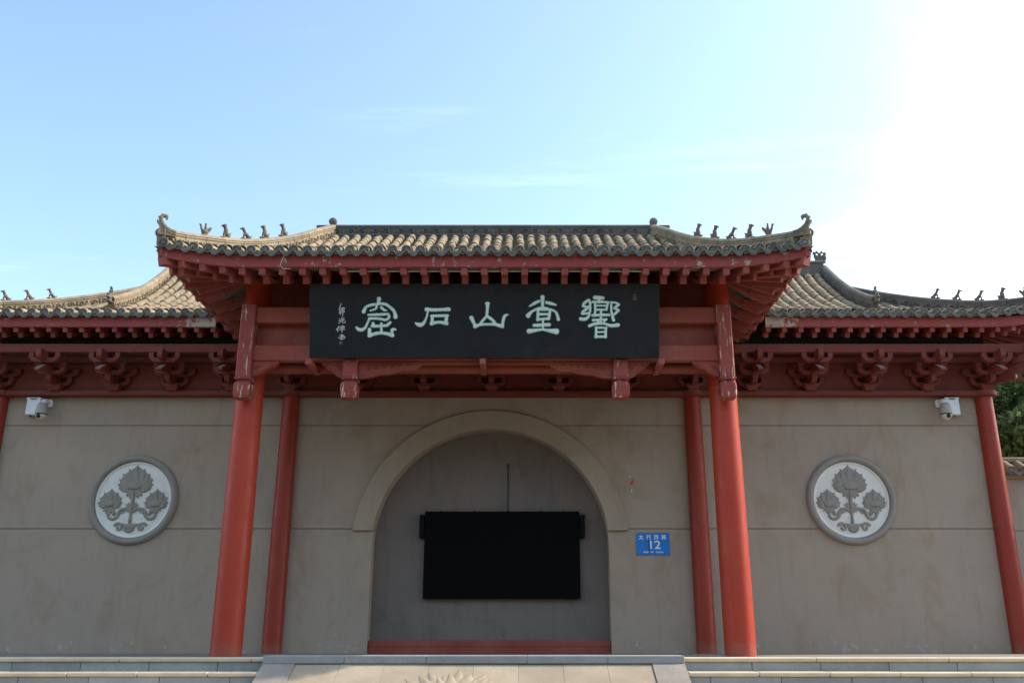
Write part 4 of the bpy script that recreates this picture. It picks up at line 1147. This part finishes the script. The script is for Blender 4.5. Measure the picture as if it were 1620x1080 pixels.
xiang = [([(852, 180), (802, 215), (792, 246)], (36, 34, 30)), ([(792, 246), (838, 257), (866, 240)], 28), ([(862, 182), (872, 240)], 24), ([(850, 266), (797, 302), (782, 326)], 32), ([(782, 332), (850, 326)], 27),
         ([(872, 200), (870, 290), (850, 362), (810, 392), (765, 388)], (20, 25, 30, 38, 42)), ([(922, 150), (1010, 156)], 44), ([(965, 160), (970, 205)], 26),
         ([(895, 200), (985, 198), (1076, 206)], 27), ([(925, 205), (926, 300), (915, 345)], 27), ([(1066, 208), (1050, 280)], 28), ([(930, 241), (1055, 240)], 19), ([(925, 287), (1055, 286)], 24), ([(897, 350), (985, 345), (1080, 344)], 32),
         ([(992, 290), (986, 440)], 26), ([(905, 402), (980, 398), (1050, 394)], (32, 26, 26)), ([(952, 405), (968, 440)], 22), ([(1042, 398), (1010, 440)], 22),
         ([(862, 466), (930, 442), (1020, 440), (1100, 464), (1180, 456)], (34, 36, 26, 38, 46)), ([(936, 485), (936, 592)], 28), ([(1045, 487), (1040, 592)], 28), ([(932, 486), (1050, 487)], 25), ([(942, 536), (1038, 533)], 21), ([(928, 586), (1044, 586)], 29),
         ([(1106, 202), (1106, 300), (1130, 402)], (24, 26, 36)), ([(1106, 207), (1150, 208), (1188, 226)], 25), ([(1188, 230), (1140, 266)], 28), ([(1140, 270), (1184, 290)], 28), ([(1184, 296), (1140, 336)], 30)]
glyph("character", ku, 560, 450, 6.0); glyph("character", shi, 560, 450, 6.0); glyph("character", shan, 560, 450, 6.0)
glyph("character", tang, 810, 450, 7.043); glyph("character", xiang, 810, 450, 7.043)
# signature column in running script
sig = [([(325, 222), (318, 240), (312, 250)], 7), ([(306, 262), (350, 256)], 6), ([(312, 258), (312, 292), (322, 292), (328, 262)], 6), ([(318, 276), (328, 276)], 5), ([(314, 296), (330, 292)], 6), ([(322, 284), (320, 310), (308, 304)], 6), ([(338, 258), (338, 326)], (7, 6)), ([(338, 258), (354, 262), (344, 278), (354, 288), (342, 296)], 6),
       ([(330, 338), (330, 362)], 7), ([(308, 350), (318, 358)], 6), ([(350, 342), (340, 358)], 6), ([(304, 368), (356, 362)], 6), ([(322, 366), (316, 382), (302, 388)], 6), ([(334, 364), (338, 384), (360, 380), (360, 374)], (6, 7, 7, 5)),
       ([(308, 414), (284, 444)], 7), ([(298, 428), (296, 460)], 7), ([(322, 416), (350, 414)], 6), ([(312, 426), (356, 422)], 6), ([(336, 410), (332, 432)], 6), ([(318, 436), (350, 432)], 6), ([(310, 446), (356, 442)], 6), ([(334, 428), (332, 466)], 7),
       ([(312, 492), (338, 488), (334, 508)], 6), ([(302, 512), (354, 504), (348, 520), (318, 524)], 7), ([(328, 484), (326, 528)], 7), ([(344, 490), (350, 496)], 6)]
glyph("signature", sig, 480, 440, 5.4, "letter_faint", 1.1, 0.006, False)
def seal(u0, v0, u1, v1, mat):
    mb = MB(); q = 0
    st = [([(u0, v0), (u1, v0)], 0.9), ([(u0, v1), (u1, v1)], 0.9), ([(u0, v0), (u0, v1)], 0.9), ([(u1, v0), (u1, v1)], 0.9), ([(u0, (v0 + v1) / 2), (u1, (v0 + v1) / 2)], 0.8), ([((u0 + u1) / 2, v0), ((u0 + u1) / 2, v1)], 0.8), ([(u0 + 1, v1 - 1.5), (u1 - 1, v1 - 2)], 0.7)]
    for pts, wd in st: relief_stroke(mb, FB, pts, [wd] * 2, 0.003 + 0.0004 * q); q += 1
    mb.build("seal_mark", mat, sb)
seal(537.6, 541.5, 541.6, 545.2, "seal_grey"); seal(1001.8, 466.8, 1007.0, 475.0, "seal_faint")

# ================================================================== lotus medallions
def medallion(cx, cz, label):
    t = thing("wall_medallion", (cx, WY, cz), label, "medallion", "round lotus reliefs on the gatehouse wall")
    c = (cx, WY, cz)
    ring = MB().lathe([(0.80, -0.01), (0.80, 0.02), (0.785, 0.06), (0.755, 0.085), (0.725, 0.088), (0.695, 0.07), (0.682, 0.035), (0.68, 0.0)], c, 72, 'y', cap=False).build("ring", "medal_ring", t, smooth=60)
    disc = MB().lathe([(0.0005, 0.012), (0.62, 0.012), (0.628, 0.010), (0.636, 0.022), (0.650, 0.030), (0.668, 0.030), (0.679, 0.018), (0.679, -0.005)], c, 72, 'y', cap=False).build("disc", "medal_white", t, smooth=40)
    K = 0.66 / 360.0
    F = lambda x, h, z: (cx + x * K, WY - 0.012 - h, cz + z * K)
    def lotus(x, z, Wd, H, name, n=11):
        mb = MB()
        # onion-shaped bed that the petals stand on
        sil = [(0, -0.42), (0.20, -0.40), (0.36, -0.30), (0.47, -0.14), (0.46, 0.0), (0.40, 0.16), (0.27, 0.34), (0.12, 0.47), (0.0, 0.60)]
        sil = sil + [(-a, b_) for a, b_ in sil[-2:0:-1]]
        vs = []; m_ = len(sil)
        for r, h in ((1.0, -0.004), (0.97, 0.012), (0.9, 0.016)):
            vs += [F(x + a * Wd * 0.92 * r, h, z + b_ * H * r) for a, b_ in sil]
        mb.add(vs, [(j * m_ + i, j * m_ + (i + 1) % m_, (j + 1) * m_ + (i + 1) % m_, (j + 1) * m_ + i) for j in range(2) for i in range(m_)] + [tuple(range(2 * m_, 3 * m_))])
        for ring_, (f, h, m) in enumerate(((1.0, 0.022, n), (0.78, 0.032, n - 2))):
            for i in range(m):
                a = (i - (m - 1) / 2) / ((m - 1) / 2) * 1.45
                L = (H * 1.0 + (Wd * 0.285 - H * 1.0) * (abs(a) / 1.45) ** 1.0) * f
                relief_petal(mb, F, x + Wd * 0.16 * sin(a), z - H * 0.38 + 0.0, -a, L , Wd * 0.105, h + 0.004 + 0.004 * (i % 2))
        # seed pod
        vs = []; ns = 20
        for r, h in ((1.0, 0.0), (0.96, 0.040), (0.8, 0.046), (0.02, 0.050)):
            for i in range(ns): vs.append(F(x + Wd * 0.215 * r * cos(2 * pi * i / ns), h, z - H * 0.22 + H * 0.17 * r * sin(2 * pi * i / ns)))
        mb.add(vs, [(j * ns + i, j * ns + (i + 1) % ns, (j + 1) * ns + (i + 1) % ns, (j + 1) * ns + i) for j in range(3) for i in range(ns)] + [tuple(range(3 * ns, 4 * ns))])
        for a in (-2.2, -1.75, 1.75, 2.2, -2.7, 2.7): relief_petal(mb, F, x, z - H * 0.38, -a, H * 0.42, Wd * 0.07, 0.026, 4)
        mb.build(name, "medal_grey", t, smooth=50)
    lotus(0, 190, 365, 240, "lotus"); lotus(-224, -2, 245, 176, "lotus", 9); lotus(222, -2, 245, 176, "lotus", 9)
    mb = MB()
    for a in (-1.15, -0.75, 0.75, 1.15): relief_petal(mb, F, 0, 85, -pi + a * 0.0 + (pi - 0) * 0 + a * 1.25, 95, 20, 0.02, 4)
    relief_stroke(mb, F, [(-6, 85), (-6, 40), (-8, 0), (-8, -60), (-10, -160), (-10, -210)], [10, 22, 40, 30, 24, 34], 0.040)
    for sg in (-1, 1):
        for a, L in ((0.6, 75), (1.0, 80), (1.5, 70), (2.1, 60)): relief_petal(mb, F, -10, -85, -sg * a, L, 17, 0.024, 4)
        relief_stroke(mb, F, [(-10 + sg * 5, -125), (sg * 55, -85), (sg * 110, -95), (sg * 140, -130)], [26, 34, 34, 22], 0.028)
        relief_scroll(mb, F, sg * 190, -135, 62, 1.1, 34, 0.030, pi if sg > 0 else 0, sg, 18)
        for i in range(5): relief_petal(mb, F, sg * (70 + 22 * i), -105 - 6 * i, pi * 0.85 * -sg, 34, 9, 0.018, 3)
        relief_stroke(mb, F, [(sg * 188, -75), (sg * 205, -95)], [18, 30], 0.026)
        relief_scroll(mb, F, sg * 112, -268, 44, 1.0, 30, 0.028, 0.6 if sg > 0 else pi - 0.6, sg, 16)
        relief_stroke(mb, F, [(-10, -240), (sg * 45, -245), (sg * 80, -235)], [26, 26, 18], 0.026)
    for i in range(7):
        a = (i - 3) * 0.36; relief_petal(mb, F, -10, -262, pi + a, 62, 15, 0.028, 4)
    relief_stroke(mb, F, [(-45, -262), (-10, -250), (28, -262)], [40, 60, 40], 0.034)
    mb.build("stem_scrolls", "medal_grey", t, smooth=50)
medallion(-6.37, 2.60, "round white lotus medallion on the wall left of the doorway")
medallion(6.43, 2.60, "round white lotus medallion on the wall right of the doorway")

# ================================================================== small fittings on the wall
def text_mesh(txt, size, mat, name, parent, origin, width=None):
    """upright text on the wall, centred at origin; a child mesh of parent"""
    cu = bpy.data.curves.new(name, 'FONT'); cu.body = txt; cu.size = size; cu.align_x = 'CENTER'; cu.align_y = 'CENTER'; cu.extrude = 0.0012; cu.offset = 0.0015 * size / 0.1
    o = bpy.data.objects.new(name, cu); COL.objects.link(o); bpy.context.view_layer.update()
    dg = bpy.context.evaluated_depsgraph_get(); me = bpy.data.meshes.new_from_object(o.evaluated_get(dg)); bpy.data.objects.remove(o)
    me.materials.clear(); me.materials.append(M[mat])
    xs_ = [v.co.x for v in me.vertices]
    if width and xs_:
        k2 = width / (max(xs_) - min(xs_))
        for v in me.vertices: v.co.x *= k2
    return put(name, me, parent, frame_m(origin, (1, 0, 0), (0, 0, 1), (0, -1, 0)))
pl = thing("number_plate", (2.90, WY, 1.85), "blue street number plate beside the arch reading 12", "sign")
px, pz = 2.862, 1.825
MB().lim((px - 0.292, WY - 0.014, pz - 0.192), (px + 0.292, WY - 0.002, pz + 0.192), 0.004).build("plate", "plate_blue", pl)
yT = WY - 0.0158
for i, ch_ in enumerate("太行西路"): text_mesh(ch_, 0.088, "plate_white", "plate_character", pl, (px - 0.205 + i * 0.133, yT, pz + 0.112))
text_mesh("12", 0.20, "plate_white", "plate_number", pl, (px + 0.02, yT, pz - 0.022), 0.185)
text_mesh("邮政编码：056200", 0.034, "plate_white", "plate_small_print", pl, (px, yT, pz - 0.142), 0.35)
MB().tube([(px - 0.075, yT - 0.004, pz + 0.085), (px - 0.07, yT - 0.004, pz - 0.02), (px - 0.066, yT - 0.004, pz - 0.17)], 0.006, 5).build("rust_scratch", "plate_scratch", pl)

sc_ = tag(MB().prism([(2.50, 2.86), (2.545, 2.875), (2.565, 2.90), (2.56, 2.955), (2.535, 2.97), (2.515, 2.93), (2.505, 2.90)], WY - 0.004, WY - 0.0005).build("paper_scrap", "paper_red"), "torn scrap of red paper stuck on the wall right of the arch", "paper")
tag(MB().prism([(2.475, 3.01), (2.50, 3.0), (2.52, 3.012), (2.50, 3.028)], WY - 0.004, WY - 0.0005).build("paper_scrap", "paper_white"), "tiny white paper shred just above the red scrap", "paper")
tag(MB().prism([(2.515, 2.735), (2.53, 2.74), (2.526, 2.775), (2.535, 2.80), (2.515, 2.79)], WY - 0.004, WY - 0.0005).build("paper_scrap", "paper_white"), "tiny white paper shred below the red scrap", "paper")

def cctv(xb, xc, zb, sg, lab_box, lab_cam):
    bx = thing("equipment_box", (xb, WY, zb), lab_box, "box", "white boxes under the frieze")
    MB().lim((xb - 0.125, WY - 0.14, zb - 0.155), (xb + 0.125, WY - 0.002, zb + 0.155), 0.012).build("housing", "housing_white", bx)
    MB().lim((xb - 0.133, WY - 0.15, zb + 0.146), (xb + 0.133, WY - 0.001, zb + 0.164), 0.006).build("lid", "housing_white", bx)
    MB().tube([(xb - 0.08, WY - 0.12, zb + 0.16), (xb - 0.04, WY - 0.16, zb + 0.135), (xb + 0.03, WY - 0.165, zb + 0.13), (xb + 0.09, WY - 0.12, zb + 0.165)], 0.008, 6).build("cable", "cable_dark", bx)
    for gx in (-0.05, 0.04): MB().lathe([(0.014, -0.18), (0.014, -0.15)], (xb + gx, WY - 0.07, zb), 10).build("cable_gland", "rubber", bx)
    cm = thing("security_camera", (xc, WY, zb), lab_cam, "camera", "dome cameras on the gatehouse wall")
    zm = zb + 0.07
    MB().lim((xc - 0.062, WY - 0.09, zm - 0.07), (xc + 0.062, WY - 0.002, zm + 0.07), 0.02).build("wall_mount", "housing_white", cm)
    MB().tube([(xc, WY - 0.08, zm), (xc, WY - 0.16, zm + 0.01), (xc, WY - 0.235, zm - 0.005), (xc, WY - 0.265, zm - 0.06)], [0.05, 0.045, 0.045, 0.05], 14).build("arm", "housing_white", cm, smooth=60)
    c = (xc, WY - 0.27, zb - 0.175)
    MB().lathe([(0.05, 0.20), (0.078, 0.18), (0.094, 0.14), (0.102, 0.05), (0.106, 0.0), (0.097, -0.004)], c, 28).build("hood", "hood_grey", cm, smooth=50)
    MB().lathe([(0.098, -0.002), (0.100, -0.012), (0.098, -0.020)], c, 28).build("seal_band", "rubber", cm, smooth=50)
    pr = [(0.096 * cos(a), -0.020 - 0.096 * sin(a)) for a in frange(0.0, pi / 2 - 0.02, 9)]
    MB().lathe(pr, c, 28).build("dome", "housing_cream", cm, smooth=60)
    d = Vector((0.05 * -sg, -0.9, -0.35)).normalized(); q = d.to_track_quat('Z', 'Y').to_matrix()
    MB().lathe([(0.036, 0.078), (0.036, 0.099), (0.027, 0.103), (0.024, 0.096)], Vector(c) + Vector((0, 0, -0.020)), 18, rot=q).build("lens_ring", "rubber", cm, smooth=40)
    MB().lathe([(0.024, 0.094), (0.02, 0.100), (0.003, 0.103)], Vector(c) + Vector((0, 0, -0.020)), 18, rot=q).build("lens", "lens_glass", cm, smooth=60)
cctv(-8.38, -8.13, 4.28, 1, "white equipment box under the frieze near the left end column", "white dome security camera beside the left equipment box")
cctv(8.43, 8.22, 4.28, -1, "white equipment box under the frieze near the right end column", "white dome security camera beside the right equipment box")

# ================================================================== display in the doorway
ds = thing("display_screen", (0.2, 17.0, 0.92), "large black display screen hung inside the arched doorway", "screen")
MB().lim((-1.180, 16.71, 0.907), (1.585, 16.832, 2.415), 0.006).build("casing", "bezel_black", ds)
for i in range(4):
    for j in range(3):
        x0 = -1.170 + i * 0.6865; z0 = 0.917 + j * 0.496
        MB().lim((x0 + 0.001, 16.704, z0 + 0.001), (x0 + 0.6855, 16.715, z0 + 0.495), 0.001).build("screen_panel", "screen_black", ds)
for x in (-0.9, -0.3, 0.3, 0.9, 1.3): MB().lim((x - 0.02, 16.74, 2.415), (x + 0.02, 16.78, 2.428), 0.003).build("top_bolt", "bezel_black", ds)
for x, lab in ((-1.232, "slim black loudspeaker at the left edge of the display screen"), (1.640, "slim black loudspeaker at the right edge of the display screen")):
    sp = thing("loudspeaker", (x, 16.83, 2.0), lab, "loudspeaker", "loudspeakers beside the screen")
    MB().lim((x - 0.042, 16.70, 1.945), (x + 0.042, 16.815, 2.355), 0.010).build("cabinet", "bezel_black", sp)
    MB().lim((x - 0.032, 16.692, 1.965), (x + 0.032, 16.702, 2.335), 0.004).build("grille", "rubber", sp)
    MB().lim((x - 0.02, 16.81, 2.10), (x + 0.02, 16.845, 2.20), 0.003).build("bracket_plate", "bezel_black", sp)
cb = MB().tube([(0.305, 16.832, 2.41), (0.306, 16.834, 2.9), (0.304, 16.833, 3.27)], 0.009, 8).lathe([(0.022, -0.012), (0.024, 0.0), (0.018, 0.012)], (0.304, 16.833, 3.28), 10)
tag(cb.build("power_cable", "cable_dark"), "thin dark cable running up the wall above the screen", "cable")

# ================================================================== perimeter walls with tiled coping
def perimeter(sg, label):
    t = thing("perimeter_wall", (sg * 12, 17.0, ZG), label, "wall", "low walls either side of the gatehouse")
    x0, x1 = sorted((sg * 9.32, sg * 24.0))
    for za, zb in ((ZG + 0.002, 2.086), (2.094, 3.02)):
        MB().lim((x0, 16.86, za), (x1, 17.2, zb), 0.004).build("wall_panel", "plaster", t)
    MB().lim((x0, 16.82, 3.022), (x1, 17.24, 3.10), 0.01).build("moulding", "plaster_band", t)
    MB().prism([(16.70, 3.14), (17.03, 3.36), (17.36, 3.14), (17.30, 3.10), (16.76, 3.10)], x0, x1, lambda a, y, z: (y, a, z)).build("coping", "tile", t)
    tv = cover_tile_mesh(0.085, 0.075, 0.30); tm = MB().add(*tv).mesh("cover_tile", "tile", 50)
    cap, drip = eave_cap_mesh(0.085), drip_mesh(0.115, 0.05)
    x = 9.45
    while x < 23.9:
        m = slope_frame(sg * x, 16.68, 3.15, 0.62); put("cover_tile", tm, t, m)
        put("eave_cap", cap, t, slope_frame(sg * x, 16.675, 3.155, 0.1)); put("drip_tile", drip, t, slope_frame(sg * (x + 0.12), 16.675, 3.15, 0.05))
        x += 0.24
    MB().lim((x0, 16.94, 3.34), (x1, 17.12, 3.44), 0.02).build("coping_ridge", "ridge_stone", t)
perimeter(1, "plastered perimeter wall with tiled coping right of the gatehouse")
perimeter(-1, "plastered perimeter wall with tiled coping left of the gatehouse")

# ================================================================== trees behind
def tree(x, y, h, rad, label, mat, seed, nleaf=9000):
    rnd = random.Random(seed)
    t = thing("broadleaf_tree", (x, y, ZG), label, "tree", "trees behind the perimeter wall")
    tr = MB(); base = Vector((x, y, ZG)); top = base + Vector((rnd.uniform(-.4, .4), rnd.uniform(-.4, .4), h * 0.62))
    pts = [base.lerp(top, i / 6) + Vector((rnd.uniform(-.08, .08), rnd.uniform(-.08, .08), 0)) * (i > 0) for i in range(7)]
    tr.tube(pts, [0.26 - 0.028 * i for i in range(7)], 10)
    cl = []
    for i in range(11):
        s = base.lerp(top, rnd.uniform(0.35, 1.0)); a = rnd.uniform(0, 2 * pi)
        e = s + Vector((cos(a) * rad * rnd.uniform(.45, .9), sin(a) * rad * rnd.uniform(.45, .9), rnd.uniform(0.5, h * 0.34)))
        tr.tube([s, s.lerp(e, .5) + Vector((0, 0, -.15)), e], [0.10, 0.06, 0.02], 6)
        cl += [(e, rnd.uniform(.5, .95)), (s.lerp(e, .6) + Vector((rnd.uniform(-.5, .5), rnd.uniform(-.5, .5), rnd.uniform(0, .6))), rnd.uniform(.45, .8))]
    for i in range(26):
        a = rnd.uniform(0, 2 * pi); u = rnd.uniform(-0.9, 1); rr = rad * sqrt(max(0.05, 1 - u * u)) * rnd.uniform(.55, 1.0)
        cl.append((base + Vector((cos(a) * rr, sin(a) * rr, h * (0.64 + 0.34 * u))), rnd.uniform(.4, .95)))
    tr.build("trunk", "bark", t, smooth=60)
    vs = []; fs = []
    for i in range(nleaf):
        c, r = cl[rnd.randrange(len(cl))]
        d = Vector((rnd.gauss(0, 1), rnd.gauss(0, 1), rnd.gauss(0, 1))).normalized() * r * rnd.uniform(0.35, 1.0) ** 0.5
        p = c + Vector((d.x, d.y, d.z * 0.75)); L = rnd.uniform(0.055, 0.12); W = L * 0.48
        n = Vector((rnd.gauss(0, 1), rnd.gauss(0, 1), rnd.gauss(0.7, 1))).normalized(); ax = n.orthogonal().normalized(); ax = Matrix.Rotation(rnd.uniform(0, 6.28), 3, n) @ ax; ay = n.cross(ax)
        o = len(vs); vs += [p - ax * L, p + ay * W + n * 0.01, p + ax * L, p - ay * W + n * 0.01]; fs.append((o, o + 1, o + 2, o + 3))
    me = bpy.data.meshes.new("crown"); me.from_pydata([tuple(v) for v in vs], [], fs); me.materials.append(M[mat]); put("crown", me, t)
tree(12.95, 22.0, 8.8, 2.5, "dense green tree nearest the right end of the gatehouse", "leaf_green", 3, 52000)
tree(17.0, 25.0, 11.5, 3.0, "olive green tree standing behind the right perimeter wall", "leaf_olive", 8, 52000)
tree(16.2, 28.0, 11.5, 3.2, "tall yellowish tree behind the other trees on the right", "leaf_olive", 12, 42000)
tree(14.7, 25.6, 10.0, 2.7, "green tree half hidden between the nearest and the olive tree", "leaf_green", 31, 40000)
tree(20.6, 26.5, 9.6, 2.8, "broad green tree farthest along the right perimeter wall", "leaf_green", 21, 24000)
